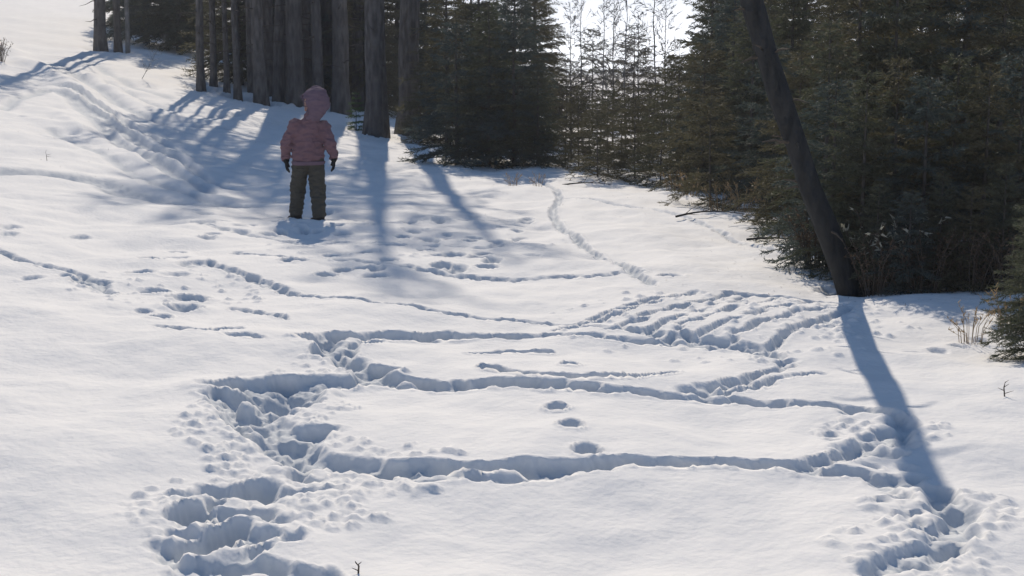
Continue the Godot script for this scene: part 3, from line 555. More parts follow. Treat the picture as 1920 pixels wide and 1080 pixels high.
	stamp(-0.96, 5.76, 0.112263, 0.0465825, 0.0517804, 0.238771, 0.21)
	stamp(-1.18, 6.20, 0.0875661, 0.0378847, 0.0495891, 0.603192, 0.21)
	stamp(-1.23, 6.31, 0.100689, 0.0372351, 0.043873, 1.49142, 0.21)
	stamp(-0.99, 5.94, 0.103888, 0.0401738, 0.0638172, -1.43829, 0.21)
	stamp(-1.22, 6.74, 0.0994526, 0.0435078, 0.0529871, 0.837572, 0.21)
	stamp(-0.87, 5.71, 0.0901598, 0.0355681, 0.0504415, -0.957794, 0.21)
	stamp(-1.24, 6.61, 0.114827, 0.0418742, 0.0817826, 1.22976, 0.21)
	stamp(-1.08, 6.06, 0.0902877, 0.0434671, 0.0689066, 1.36926, 0.21)
	stamp(-1.04, 5.84, 0.0863891, 0.0494865, 0.0836521, -0.834834, 0.21)
	stamp(-1.13, 6.12, 0.113489, 0.0357056, 0.0750277, 0.628825, 0.21)
	stamp(-0.99, 5.94, 0.0857919, 0.0463243, 0.081454, 0.530668, 0.21)
	stamp(-0.86, 5.75, 0.0902804, 0.0368622, 0.0622152, -0.994268, 0.21)
	stamp(-1.15, 6.32, 0.0805046, 0.0457584, 0.0501944, -1.39196, 0.21)
	stamp(-0.87, 5.51, 0.0855905, 0.0417087, 0.0460735, 1.28634, 0.21)
	stamp(-0.97, 5.78, 0.0935912, 0.0473459, 0.0620566, 0.384549, 0.21)
	stamp(-1.32, 6.72, 0.0857884, 0.0480608, 0.0531887, -0.264655, 0.21)
	stamp(-1.27, 6.35, 0.0933804, 0.037517, 0.0626223, -0.545799, 0.21)
	stamp(-0.84, 5.42, 0.106731, 0.0381674, 0.0620531, -0.641301, 0.21)
	stamp(-1.19, 6.32, 0.119641, 0.0499713, 0.0808534, -1.20731, 0.21)
	stamp(-1.20, 6.71, 0.119145, 0.0352404, 0.075895, -0.477282, 0.21)
	stamp(-1.16, 6.57, 0.101063, 0.0377873, 0.0602805, 1.23594, 0.21)
	stamp(-1.19, 6.50, 0.108465, 0.0379507, 0.0453292, -1.23774, 0.21)
	stamp(-1.08, 5.97, 0.0882413, 0.0441865, 0.0717258, 0.934751, 0.21)
	stamp(-1.37, 6.68, 0.108866, 0.0358306, 0.0760472, -0.494342, 0.21)
	stamp(-0.87, 5.79, 0.0806178, 0.0486532, 0.0620178, 1.11604, 0.21)
	stamp(-0.88, 5.76, 0.0948466, 0.0439234, 0.0421949, 0.059469, 0.21)
	stamp(-1.15, 6.17, 0.108584, 0.047248, 0.0783498, -0.537064, 0.21)
	stamp(-1.13, 5.09, 0.0900526, 0.0359181, 0.0655481, 1.36216, 0.21)
	stamp(-1.19, 4.87, 0.0812204, 0.04306, 0.0357241, 1.40228, 0.21)
	stamp(-1.01, 4.75, 0.064107, 0.0387569, 0.0636004, -1.40978, 0.21)
	stamp(-0.87, 4.70, 0.0678034, 0.0352653, 0.0559789, 0.229448, 0.21)
	stamp(-1.24, 4.92, 0.0641146, 0.0480429, 0.0600984, -1.36449, 0.21)
	stamp(-0.92, 4.71, 0.0800302, 0.0391943, 0.0392713, -0.283048, 0.21)
	stamp(-0.91, 4.67, 0.0944436, 0.0372083, 0.0550494, 0.739736, 0.21)
	stamp(-0.88, 4.56, 0.0975032, 0.0408312, 0.0497169, 1.01917, 0.21)
	stamp(-1.18, 4.91, 0.0976517, 0.0466536, 0.0468492, -0.778869, 0.21)
	stamp(-1.07, 4.69, 0.0992488, 0.0470657, 0.066947, 0.94513, 0.21)
	stamp(-1.04, 4.94, 0.080695, 0.0493679, 0.0677017, -0.752147, 0.21)
	stamp(-1.17, 4.74, 0.0745773, 0.042962, 0.0374242, -0.200878, 0.21)
	stamp(-1.08, 4.88, 0.0655763, 0.0495454, 0.0621803, 1.3108, 0.21)
	stamp(-1.27, 5.18, 0.0953749, 0.0482696, 0.0362031, 0.424723, 0.21)
	stamp(-12.19, 41.66, 0.5, 0.5, 0.1, 0.0, 0.5)
	stamp(-11.80, 42.19, 0.5, 0.5, 0.1, 0.0, 0.5)
	stamp(-7.70, 34.74, 0.5, 0.5, 0.1, 0.0, 0.5)
	stamp(-7.76, 36.39, 0.5, 0.5, 0.1, 0.0, 0.5)
	stamp(-7.20, 35.33, 0.5, 0.5, 0.1, 0.0, 0.5)
	stamp(-6.76, 34.46, 0.5, 0.5, 0.1, 0.0, 0.5)
	stamp(-6.14, 34.25, 0.5, 0.5, 0.1, 0.0, 0.5)
	stamp(-5.90, 35.44, 0.5, 0.5, 0.1, 0.0, 0.5)
	stamp(-5.43, 35.24, 0.5, 0.5, 0.1, 0.0, 0.5)
	stamp(-4.90, 35.24, 0.5, 0.5, 0.1, 0.0, 0.5)
	stamp(-4.32, 35.35, 0.5, 0.5, 0.1, 0.0, 0.5)
	stamp(-6.73, 36.36, 0.5, 0.5, 0.1, 0.0, 0.5)
	stamp(-6.34, 36.74, 0.5, 0.5, 0.1, 0.0, 0.5)
	stamp(-5.95, 37.17, 0.5, 0.5, 0.1, 0.0, 0.5)
	stamp(-5.52, 37.79, 0.5, 0.5, 0.1, 0.0, 0.5)
	stamp(-5.04, 38.65, 0.5, 0.5, 0.1, 0.0, 0.5)
	stamp(-4.14, 37.70, 0.5, 0.5, 0.1, 0.0, 0.5)
	stamp(-2.93, 30.16, 0.5, 0.5, 0.1, 0.0, 0.5)
	stamp(-2.34, 31.52, 0.5, 0.5, 0.1, 0.0, 0.5)
	stamp(2.54, 10.21, 0.24, 0.22, 0.09, 0.0, 0.5)
	stamp(-2.30, 14.85, 0.07, 0.13, 0.08, 0.1, 0.2)
	stamp(-2.03, 14.85, 0.07, 0.13, 0.08, 0.1, 0.2)
	stamp(-2.20, 15.10, 0.07, 0.13, 0.08, 0.1, 0.2)
	stamp(-2.06, 15.40, 0.07, 0.13, 0.08, 0.1, 0.2)
	stamp(-2.22, 15.70, 0.07, 0.13, 0.08, 0.1, 0.2)
	var v := PackedVector3Array()
	var nn := PackedVector3Array()
	v.resize(w * h)
	nn.resize(w * h)
	var cc := PackedColorArray()
	cc.resize(w * h)
	for j in h:
		var d := ds[j]
		for i in w:
			var k := j * w + i
			var c := carve[k]
			var y := height(xs[i], d)
			if c < -0.004:
				y += c + grain_noise.get_noise_2d(xs[i] * 1.7, d * 1.7) * minf(0.035, -c * 0.4) + grain_noise.get_noise_2d(xs[i] * 4.5 + 90.0, d * 4.5) * minf(0.016, -c * 0.25)
			y += heap[k] * (1.0 if c > -0.02 else 0.35)
			v[k] = Vector3(xs[i], y, -d)
			var hollow_shade := smoothstep(0.0, 0.05, -c)  # shade painted into carved snow by depth, plus compacted snow's greyer tone
			cc[k] = Color(1.0 - 0.26 * hollow_shade, 1.0 - 0.22 * hollow_shade, 1.0 - 0.18 * hollow_shade)
	# snow cannot stand in needle-thin spikes: slump the sharpest points
	for turn in 1:
		for j in range(1, h - 1):
			if ds[j] < 3.3 or ds[j] > 20.0:
				continue
			for i in range(1, w - 1):
				var k := j * w + i
				var mean := (v[k - 1].y + v[k + 1].y + v[k - w].y + v[k + w].y) * 0.25
				if absf(v[k].y - mean) > 0.012:
					v[k].y = lerpf(v[k].y, mean, 0.65)
	for j in h:
		var ja := maxi(j - 1, 0)
		var jb := mini(j + 1, h - 1)
		for i in w:
			var ia := maxi(i - 1, 0)
			var ib := mini(i + 1, w - 1)
			var ex := v[j * w + ib] - v[j * w + ia]
			var ed := v[jb * w + i] - v[ja * w + i]
			nn[j * w + i] = ex.cross(ed).normalized()
	var idx := PackedInt32Array()
	idx.resize((w - 1) * (h - 1) * 6)
	var q := 0
	for j in h - 1:
		for i in w - 1:
			var a := j * w + i
			idx[q] = a
			idx[q + 1] = a + w
			idx[q + 2] = a + 1
			idx[q + 3] = a + 1
			idx[q + 4] = a + w
			idx[q + 5] = a + w + 1
			q += 6
	print("ground ", w, " x ", h)
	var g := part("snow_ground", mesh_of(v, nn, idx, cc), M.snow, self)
	g.set_meta("kind", "structure")
	g.set_meta("label", "sunlit snow clearing with a giant snowman outline stamped into it")

func mesh_of(v: PackedVector3Array, n: PackedVector3Array, idx := PackedInt32Array(), col := PackedColorArray()) -> ArrayMesh:
	var a := []
	a.resize(Mesh.ARRAY_MAX)
	a[Mesh.ARRAY_VERTEX] = v
	a[Mesh.ARRAY_NORMAL] = n
	if col.size():
		a[Mesh.ARRAY_COLOR] = col
	if idx.size():
		a[Mesh.ARRAY_INDEX] = idx
	var m := ArrayMesh.new()
	m.add_surface_from_arrays(Mesh.PRIMITIVE_TRIANGLES, a)
	return m

# ------------------------------------------------------------------ materials
func noise_image(size: int, freq: float, octaves: int, sd: int, stretch := Vector2.ONE) -> Image:
	var n := FastNoiseLite.new()
	n.seed = sd
	n.frequency = freq
	n.fractal_octaves = octaves
	n.noise_type = FastNoiseLite.TYPE_SIMPLEX_SMOOTH
	return n.get_seamless_image(size, size)

func tinted(img: Image, dark: Color, pale: Color) -> ImageTexture:
	var w := img.get_width()
	var out := Image.create(w, w, false, Image.FORMAT_RGB8)
	for y in w:
		for x in w:
			out.set_pixel(x, y, dark.lerp(pale, img.get_pixel(x, y).r))
	out.generate_mipmaps()
	return ImageTexture.create_from_image(out)

func lin(r: float, g: float, b: float) -> Color:
	return Color(r, g, b).linear_to_srgb()

func plain(c: Color, roughness := 0.85) -> StandardMaterial3D:
	var m := StandardMaterial3D.new()
	m.albedo_color = c
	m.roughness = roughness
	m.metallic_specular = 0.3
	m.cull_mode = BaseMaterial3D.CULL_DISABLED
	return m

func textured(dark: Color, pale: Color, freq: float, sd: int, tile: float, relief := 0.0, roughness := 0.9, stretch := 1.0) -> StandardMaterial3D:
	var m := plain(Color.WHITE, roughness)
	var img := noise_image(256, freq, 4, sd)
	m.albedo_texture = tinted(img, dark, pale)
	m.uv1_triplanar = true
	m.uv1_scale = Vector3(1.0, stretch, 1.0) / tile
	if relief > 0:
		var b: Image = noise_image(256, freq * 1.6, 4, sd + 1)
		b.convert(Image.FORMAT_RGBA8)
		b.bump_map_to_normal_map(relief)
		m.normal_enabled = true
		m.normal_texture = ImageTexture.create_from_image(b)
	return m

func needles(c: Color, back: Color) -> StandardMaterial3D:
	var m := plain(c, 0.7)
	m.backlight_enabled = true
	m.backlight = back
	return m

func build_materials() -> void:
	var s := StandardMaterial3D.new()
	s.roughness = 0.75
	s.metallic_specular = 0.25
	s.albedo_texture = tinted(noise_image(256, 0.012, 4, 9), lin(0.755, 0.76, 0.765), lin(0.83, 0.825, 0.815))
	var b: Image = noise_image(512, 0.045, 5, 21)
	b.convert(Image.FORMAT_RGBA8)
	b.bump_map_to_normal_map(5.0)
	s.normal_enabled = true
	s.normal_texture = ImageTexture.create_from_image(b)
	s.normal_scale = 0.26
	s.uv1_triplanar = true
	s.uv1_world_triplanar = true
	s.uv1_scale = Vector3.ONE / 1.35
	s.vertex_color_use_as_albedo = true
	M.snow = s
	M.bark = textured(lin(0.05, 0.046, 0.044), lin(0.19, 0.175, 0.165), 0.02, 31, 0.55, 9.0, 0.9, 0.22)
	M.bark_grey = textured(lin(0.10, 0.10, 0.10), lin(0.30, 0.29, 0.28), 0.02, 35, 0.5, 7.0, 0.9, 0.25)
	M.bark_dead = textured(lin(0.016, 0.017, 0.018), lin(0.055, 0.055, 0.055), 0.02, 33, 0.5, 10.0, 0.9, 0.22)
	M.twig = textured(lin(0.05, 0.04, 0.032), lin(0.12, 0.10, 0.085), 0.04, 38, 0.2)
	M.fir = needles(lin(0.072, 0.076, 0.056), lin(0.06, 0.07, 0.035))
	M.fir_blue = needles(lin(0.060, 0.076, 0.072), lin(0.045, 0.06, 0.05))
	M.fir_olive = needles(lin(0.086, 0.080, 0.052), lin(0.075, 0.07, 0.035))
	M.pine = needles(lin(0.072, 0.075, 0.05), lin(0.07, 0.07, 0.035))
	M.green = needles(lin(0.06, 0.10, 0.04), lin(0.06, 0.10, 0.03))
	M.dry = needles(lin(0.30, 0.22, 0.13), lin(0.20, 0.14, 0.07))
	M.dry_dark = needles(lin(0.085, 0.06, 0.042), lin(0.05, 0.035, 0.02))
	M.frosted = needles(lin(0.30, 0.30, 0.26), lin(0.2, 0.2, 0.15))
	M.jacket = textured(lin(0.155, 0.092, 0.108), lin(0.215, 0.128, 0.148), 0.05, 51, 0.12, 2.0)
	M.hood = textured(lin(0.125, 0.088, 0.118), lin(0.18, 0.125, 0.165), 0.05, 53, 0.12, 2.0)
	M.fur = textured(lin(0.16, 0.12, 0.17), lin(0.28, 0.22, 0.28), 0.08, 54, 0.06, 6.0)
	M.trousers = textured(lin(0.058, 0.055, 0.046), lin(0.088, 0.083, 0.07), 0.05, 55, 0.12, 2.0)
	M.glove = plain(lin(0.012, 0.012, 0.014), 0.8)
	M.boot = textured(lin(0.018, 0.016, 0.015), lin(0.035, 0.03, 0.028), 0.05, 57, 0.1, 2.0)
	M.skin = plain(lin(0.45, 0.27, 0.20), 0.55)
	M.eye = plain(lin(0.03, 0.02, 0.015), 0.2)
	M.seam = plain(lin(0.03, 0.02, 0.028), 0.6)
	M.stone = textured(lin(0.05, 0.045, 0.05), lin(0.13, 0.12, 0.13), 0.03, 61, 0.4, 8.0)

# ------------------------------------------------------------------ trees
func tube(v: PackedVector3Array, n: PackedVector3Array, pts: Array, radii: Array, sides: int) -> void:
	var rings := []
	for i in pts.size():
		var t: Vector3 = (pts[mini(i + 1, pts.size() - 1)] - pts[maxi(i - 1, 0)]).normalized()
		var a := t.cross(Vector3.FORWARD if absf(t.z) < 0.8 else Vector3.RIGHT).normalized()
		var b := t.cross(a)
		var ring := []
		for k in sides:
			var g := TAU * k / sides
			ring.append(a * cos(g) + b * sin(g))
		rings.append(ring)
	for i in pts.size() - 1:
		for k in sides:
			var k2 := (k + 1) % sides
			var n00: Vector3 = rings[i][k]
			var n01: Vector3 = rings[i][k2]
			var n10: Vector3 = rings[i + 1][k]
			var n11: Vector3 = rings[i + 1][k2]
			var p00: Vector3 = pts[i] + n00 * radii[i]
			var p01: Vector3 = pts[i] + n01 * radii[i]
			var p10: Vector3 = pts[i + 1] + n10 * radii[i + 1]
			var p11: Vector3 = pts[i + 1] + n11 * radii[i + 1]
			v.append_array([p00, p10, p01, p01, p10, p11])
			n.append_array([n00, n10, n01, n01, n10, n11])

func blade(v: PackedVector3Array, n: PackedVector3Array, p: Vector3, dir: Vector3, wide: float, up: Vector3) -> void:
	var side := dir.cross(up)
	if side.length_squared() < 1e-8:
		side = Vector3.RIGHT
	side = side.normalized() * wide * 0.5
	v.append_array([p - side, p + dir, p + side])
	var nv := side.cross(dir).normalized()
	n.append_array([nv, nv, nv])

func rv(rng: RandomNumberGenerator) -> Vector3:
	return Vector3(rng.randf_range(-1, 1), rng.randf_range(-1, 1), rng.randf_range(-1, 1))

func make_conifer(sd: int, high: float, spread: float, bare: float, whorls: int, per: int, blade_len: float, blade_wide: float, thick: float, trunk_r: float, mat: Material, called: String, sparse := 1.0) -> Node3D:
	var rng := RandomNumberGenerator.new()
	rng.seed = sd
	var tv := PackedVector3Array()
	var tn := PackedVector3Array()
	var wv := PackedVector3Array()
	var wn := PackedVector3Array()
	var cv := PackedVector3Array()
	var cn := PackedVector3Array()
	var pts := []
	var rad := []
	var bend := Vector3(rng.randf_range(-1, 1), 0, rng.randf_range(-1, 1)) * 0.025 * high
	for i in 11:
		var t := i / 10.0
		pts.append(Vector3(0, high * t - 0.12 * (1 - t), 0) + bend * sin(t * 3.0) * t)
		rad.append(trunk_r * (pow(1.0 - t, 0.8) * 0.96 + 0.03) * (1.3 if i == 0 else 1.0))
	tube(tv, tn, pts, rad, 9)
	for w in whorls:
		var t := (w + rng.randf_range(-0.3, 0.3)) / whorls
		t = clampf(t, 0, 0.99)
		var y := lerpf(bare, high * 0.985, t)
		var f := y / high
		var at: Vector3 = Vector3(0, y, 0) + bend * sin(f * 3.0) * f
		var phase := rng.randf() * TAU
		for k in per:
			if rng.randf() > sparse:
				continue
			var ang := phase + TAU * k / per + rng.randf_range(-0.35, 0.35)
			var out := Vector3(cos(ang), 0, sin(ang))
			var length := (spread * pow(1.0 - t, 0.75) * rng.randf_range(0.6, 1.15) + 0.05 * spread)
			var rise := lerpf(-0.12, 0.75, t) + rng.randf_range(-0.12, 0.12)
			var droop := rng.randf_range(0.15, 0.5) * (1.0 - t)
			var bp := []
			var br := []
			for s in 5:
				var q := s / 4.0
				bp.append(at + out * length * q + Vector3.UP * (rise * length * q - droop * length * q * q))
				br.append(maxf(trunk_r * 0.22 * (1.0 - t * 0.7) * (1.0 - q * 0.85), 0.0025))
			tube(wv, wn, bp, br, 4)
			var count := int(ceil(thick * length))
			for c in count:
				var q := 0.12 + 0.88 * (c + rng.randf()) / count
				var seg := minf(q * 4.0, 3.999)
				var p: Vector3 = (bp[int(seg)] as Vector3).lerp(bp[int(seg) + 1], seg - int(seg))
				var side := out.cross(Vector3.UP) * (1.0 if c % 2 else -1.0)
				var dir := (out * rng.randf_range(0.4, 1.0) + side * rng.randf_range(0.3, 1.0) + Vector3.UP * rng.randf_range(-0.35, 0.25)).normalized()
				var tl := (0.42 * length * (1.0 - q * 0.65) + blade_len) * rng.randf_range(0.6, 1.1)
				var steps := int(ceil(tl / (blade_len * 0.42)))
				for st in steps:
					var pp := p + dir * tl * st / steps + Vector3.DOWN * 0.12 * tl * pow(float(st) / steps, 2)
					for bl in 3:
						var bd := (dir + rv(rng) * 0.75).normalized() * blade_len * rng.randf_range(0.65, 1.15)
						blade(cv, cn, pp, bd, blade_wide, rv(rng))
	var o := Node3D.new()
	o.name = called
	o.set_meta("category", "tree")
	part("trunk", mesh_of(tv, tn), M.bark, o)
	part("limbs", mesh_of(wv, wn), M.twig, o)
	part("crown", mesh_of(cv, cn), mat, o)
	return o

func make_pine(sd: int, high: float, r: float, crown_from: float, tufts: float, crook := 0.02) -> Node3D:
	# tall pine: bare trunk with dead stubs low down, thin crown far overhead
	var rng := RandomNumberGenerator.new()
	rng.seed = sd
	var tv := PackedVector3Array()
	var tn := PackedVector3Array()
	var wv := PackedVector3Array()
	var wn := PackedVector3Array()
	var cv := PackedVector3Array()
	var cn := PackedVector3Array()
	var pts := []
	var rad := []
	var bend := Vector3(rng.randf_range(-1, 1), 0, rng.randf_range(-1, 1)) * crook * high
	for i in 17:
		var t := i / 16.0
		pts.append(Vector3(0, high * t - 0.2 * (1 - t), 0) + bend * sin(t * 4.0) * t + rv(rng) * r * 0.12)
		rad.append(r * (pow(1.0 - t, 0.75) * 0.95 + 0.05) * (1.35 if i == 0 else 1.0))
	tube(tv, tn, pts, rad, 12)
	var n := 60
	for k in n:
		var y := lerpf(0.9, high * 0.98, pow(k / float(n), 0.9))
		var f := y / high
		var at: Vector3 = Vector3(0, y, 0) + bend * sin(f * 4.0) * f
		var ang := rng.randf() * TAU
		var out := Vector3(cos(ang), 0, sin(ang))
		var alive := y > crown_from
		var length := rng.randf_range(0.3, 0.9) if not alive else rng.randf_range(0.5, 1.5) * (1.25 - f)  + 0.3
		var rise := rng.randf_range(-0.35, 0.2) if not alive else rng.randf_range(0.1, 0.6)
		var bp := []
		var br := []
		for s in 4:
			var q := s / 3.0
			bp.append(at + out * length * q + Vector3.UP * (rise * length * q) + (rv(rng) * 0.05 * length if s > 0 else Vector3.ZERO))
			br.append((0.018 if not alive else 0.03) * (1.0 - q * 0.8))
		tube(wv, wn, bp, br, 4)
		if alive and tufts > 0:
			for c in int(tufts):
				var q := rng.randf_range(0.35, 1.0)
				var p: Vector3 = (bp[0] as Vector3).lerp(bp[3], q) + rv(rng) * 0.22
				for bl in 10:
					var bd := (rv(rng) + Vector3.UP * 0.3).normalized() * rng.randf_range(0.12, 0.22)
					blade(cv, cn, p, bd, 0.022, rv(rng))
	var o := Node3D.new()
	o.name = "pine_tree"
	o.set_meta("category", "tree")
	part("trunk", mesh_of(tv, tn), M.bark, o)
	part("limbs", mesh_of(wv, wn), M.twig, o)
	if cv.size():
		part("crown", mesh_of(cv, cn), M.pine, o)
	return o

func make_bare(sd: int, high: float, r: float, mat: Material, branches: int) -> Node3D:
	# leafless young hardwood: thin stem and rising twigs
	var rng := RandomNumberGenerator.new()
	rng.seed = sd
	var tv := PackedVector3Array()
	var tn := PackedVector3Array()
	var wv := PackedVector3Array()
	var wn := PackedVector3Array()
	var pts := []
	var rad := []
	var p := Vector3(0, -0.1, 0)
	for i in 12:
		pts.append(p)
		rad.append(r * (1.0 - i / 12.5))
		p += Vector3(rng.randf_range(-0.02, 0.02), high / 11.0, rng.randf_range(-0.02, 0.02))
	tube(tv, tn, pts, rad, 8)
	for k in branches:
		var f := rng.randf_range(0.18, 0.97)
		var seg := f * 10.99
		var at: Vector3 = (pts[int(seg)] as Vector3).lerp(pts[int(seg) + 1], seg - int(seg))
		var ang := rng.randf() * TAU
		var dir := Vector3(cos(ang), rng.randf_range(0.2, 1.0), sin(ang)).normalized()
		var length := high * rng.randf_range(0.12, 0.3) * (1.15 - f)
		var mid := at + dir * length * 0.5 + rv(rng) * 0.06 * length
		var end := at + dir * length + Vector3.UP * 0.1 * length
		tube(wv, wn, [at, mid, end], [r * 0.4 * (1.1 - f), r * 0.25 * (1.1 - f), 0.0015], 4)
		for j in 4:
			var q := rng.randf_range(0.3, 0.95)
			var a2 := at.lerp(end, q)
			var d2 := (dir + rv(rng) * 0.8).normalized() * length * rng.randf_range(0.2, 0.45)
			tube(wv, wn, [a2, a2 + d2], [0.0055, 0.002], 3)
	var o := Node3D.new()
	o.name = "bare_sapling"
	o.set_meta("category", "sapling")
	part("trunk", mesh_of(tv, tn), mat, o)
	part("branches", mesh_of(wv, wn), mat, o)
	return o

func make_shrub(sd: int, high: float, spread: float, stems: int, leaves: int, mat: Material, leaf := 0.035) -> Node3D:
	var rng := RandomNumberGenerator.new()
	rng.seed = sd
	var wv := PackedVector3Array()
	var wn := PackedVector3Array()
	var cv := PackedVector3Array()
	var cn := PackedVector3Array()
	for k in stems:
		var ang := rng.randf() * TAU
		var lean := rng.randf_range(0.1, 1.0) * spread
		var at := Vector3(cos(ang), 0, sin(ang)) * spread * 0.15
		var end := at + Vector3(cos(ang) * lean, high * rng.randf_range(0.55, 1.0), sin(ang) * lean)
		var mid := at.lerp(end, 0.5) + rv(rng) * 0.08 * spread + Vector3.UP * 0.08 * high
		tube(wv, wn, [at - Vector3(0, 0.08, 0), mid, end], [0.006, 0.004, 0.0015], 4)
		for j in leaves:
			var q := rng.randf_range(0.25, 1.0)
			var p := at.lerp(mid, q * 2.0) if q < 0.5 else mid.lerp(end, q * 2.0 - 1.0)
			var d := (rv(rng) + Vector3.UP * 0.2).normalized()
			if j % 3 == 0:
				tube(wv, wn, [p, p + d * 0.14 * spread], [0.003, 0.001], 3)
				p += d * 0.12 * spread
			for b in 2:
				blade(cv, cn, p, (d + rv(rng) * 0.6).normalized() * leaf * rng.randf_range(0.6, 1.3), leaf * 0.42, rv(rng))
	var o := Node3D.new()
	o.name = "shrub"
	o.set_meta("category", "shrub")
	part("stems", mesh_of(wv, wn), M.twig, o)
	part("leaves", mesh_of(cv, cn), mat, o)
	return o

func make_weeds(sd: int, high: float, spread: float, n: int) -> Node3D:
	var rng := RandomNumberGenerator.new()
	rng.seed = sd
	var wv := PackedVector3Array()
	var wn := PackedVector3Array()
	var cv := PackedVector3Array()
	var cn := PackedVector3Array()
	for k in n:
		var ang := rng.randf() * TAU
		var out := Vector3(cos(ang), 0, sin(ang))
		var at := out * spread * 0.4 * rng.randf()
		var h := high * rng.randf_range(0.45, 1.0)
		var mid := at + Vector3.UP * h * 0.6 + out * 0.12 * spread
		var end := at + Vector3.UP * h + out * spread * rng.randf_range(0.1, 0.8)
		tube(wv, wn, [at - Vector3(0, 0.06, 0), mid, end], [0.003, 0.0025, 0.001], 3)
		for j in 6:
			blade(cv, cn, mid.lerp(end, rng.randf_range(0.5, 1.0)), (Vector3.UP + rv(rng) * 0.9).normalized() * rng.randf_range(0.02, 0.05), 0.008, rv(rng))
	var o := Node3D.new()
	o.name = "dry_grass_tuft"
	o.set_meta("category", "dry weeds")
	part("stalks", mesh_of(wv, wn), M.dry, o).set_meta("kind", "stuff")
	part("seed_heads", mesh_of(cv, cn), M.dry, o).set_meta("kind", "stuff")
	return o

# ------------------------------------------------------------------ the child: smooth-joined tapered capsules meshed as surface nets
func surface(st: SurfaceTool, bones: Array, cell: float, blend: float, holes := [], wrinkle := 0.0, sd := 1) -> void:
	var lo := Vector3.ONE * 1e9
	var hi := -lo
	for b in bones:
		var r := maxf(b[2], b[3]) + blend
		for e in [b[0], b[1]]:
			lo = lo.min(e - Vector3.ONE * r)
			hi = hi.max(e + Vector3.ONE * r)
	lo -= Vector3.ONE * cell * 2
	hi += Vector3.ONE * cell * 2
	var nx := int((hi.x - lo.x) / cell) + 2
	var ny := int((hi.y - lo.y) / cell) + 2
	var nz := int((hi.z - lo.z) / cell) + 2
	var f := PackedFloat32Array()
	f.resize(nx * ny * nz)
	f.fill(9.0)
	for pass_ in 2:
		for b in (bones if pass_ == 0 else holes):
			var a: Vector3 = b[0]
			var ab: Vector3 = b[1] - a
			var l2 := maxf(ab.length_squared(), 1e-9)
			var r := maxf(b[2], b[3]) + blend * 1.5 + cell * 2
			var p0 := ((a.min(b[1]) - Vector3.ONE * r - lo) / cell).floor().max(Vector3.ZERO)
			var p1 := ((a.max(b[1]) + Vector3.ONE * r - lo) / cell).ceil().min(Vector3(nx - 1, ny - 1, nz - 1))
			for z in range(int(p0.z), int(p1.z) + 1):
				for y in range(int(p0.y), int(p1.y) + 1):
					var row := (z * ny + y) * nx
					for x in range(int(p0.x), int(p1.x) + 1):
						var p := lo + Vector3(x, y, z) * cell - a
						var t := clampf(p.dot(ab) / l2, 0, 1)
						var dist := (p - ab * t).length() - lerpf(b[2], b[3], t)
						var old := f[row + x]
						if pass_ == 0:
							if old > 8.0:
								f[row + x] = dist
							else:
								var h := maxf(blend - absf(old - dist), 0.0)
								f[row + x] = minf(old, dist) - h * h * 0.25 / blend
						elif old < 8.0:
							f[row + x] = maxf(old, -dist)
	if wrinkle > 0:
		var wn := FastNoiseLite.new()
		wn.seed = sd
		wn.frequency = 9.0
		wn.fractal_octaves = 2
		for z in nz:
			for y in ny:
				for x in nx:
					var k := (z * ny + y) * nx + x
					if absf(f[k]) < 0.05:
						var p := lo + Vector3(x, y, z) * cell
						f[k] += wn.get_noise_3d(p.x, p.y * 2.2, p.z) * wrinkle
	var ids := {}
	var verts := PackedVector3Array()
	var norms := PackedVector3Array()
	var corner := [0, 1, nx, nx + 1, nx * ny, nx * ny + 1, nx * ny + nx, nx * ny + nx + 1]
	var edges := [[0, 1], [2, 3], [4, 5], [6, 7], [0, 2], [1, 3], [4, 6], [5, 7], [0, 4], [1, 5], [2, 6], [3, 7]]
	for z in nz - 1:
		for y in ny - 1:
			for x in nx - 1:
				var k := (z * ny + y) * nx + x
				var s := f[k] < 0
				var mixed := false
				for c in range(1, 8):
					if (f[k + corner[c]] < 0) != s:
						mixed = true
						break
				if not mixed:
					continue
				var sum := Vector3.ZERO
				var n := 0
				for e in edges:
					var fa := f[k + corner[e[0]]]
					var fb := f[k + corner[e[1]]]
					if (fa < 0) != (fb < 0):
						var t := fa / (fa - fb)
						var ca := Vector3(e[0] & 1, (e[0] >> 1) & 1, e[0] >> 2)
						var cb := Vector3(e[1] & 1, (e[1] >> 1) & 1, e[1] >> 2)
						sum += ca.lerp(cb, t)
						n += 1
				ids[k] = verts.size()
				verts.append(lo + (Vector3(x, y, z) + sum / n) * cell)
				var g := Vector3(f[k + 1] - f[k] + f[k + corner[7]] - f[k + corner[6]], f[k + nx] - f[k] + f[k + corner[7]] - f[k + corner[5]], f[k + corner[4]] - f[k] + f[k + corner[7]] - f[k + corner[3]])
				norms.append(g.normalized())
	var steps := [1, nx, nx * ny]
	for z in range(1, nz - 1):
		for y in range(1, ny - 1):
			for x in range(1, nx - 1):
				var k := (z * ny + y) * nx + x
				for ax in 3:
					var s0 := f[k] < 0
					if s0 == (f[k + steps[ax]] < 0):
						continue
					var u: int = steps[(ax + 1) % 3]
					var w: int = steps[(ax + 2) % 3]
					var q := [k, k - u, k - u - w, k - w]
					var tri := [0, 2, 1, 0, 3, 2] if s0 else [0, 1, 2, 0, 2, 3]
					for m in tri:
						var vi: int = ids.get(q[m], -1)
						if vi < 0:
							continue
						st.set_normal(norms[vi])
						st.add_vertex(verts[vi])

func sculpt(bones: Array, cell: float, blend: float, holes := [], wrinkle := 0.0, sd := 1) -> ArrayMesh:
	var st := SurfaceTool.new()
	st.begin(Mesh.PRIMITIVE_TRIANGLES)
	surface(st, bones, cell, blend, holes, wrinkle, sd)
	return st.commit()

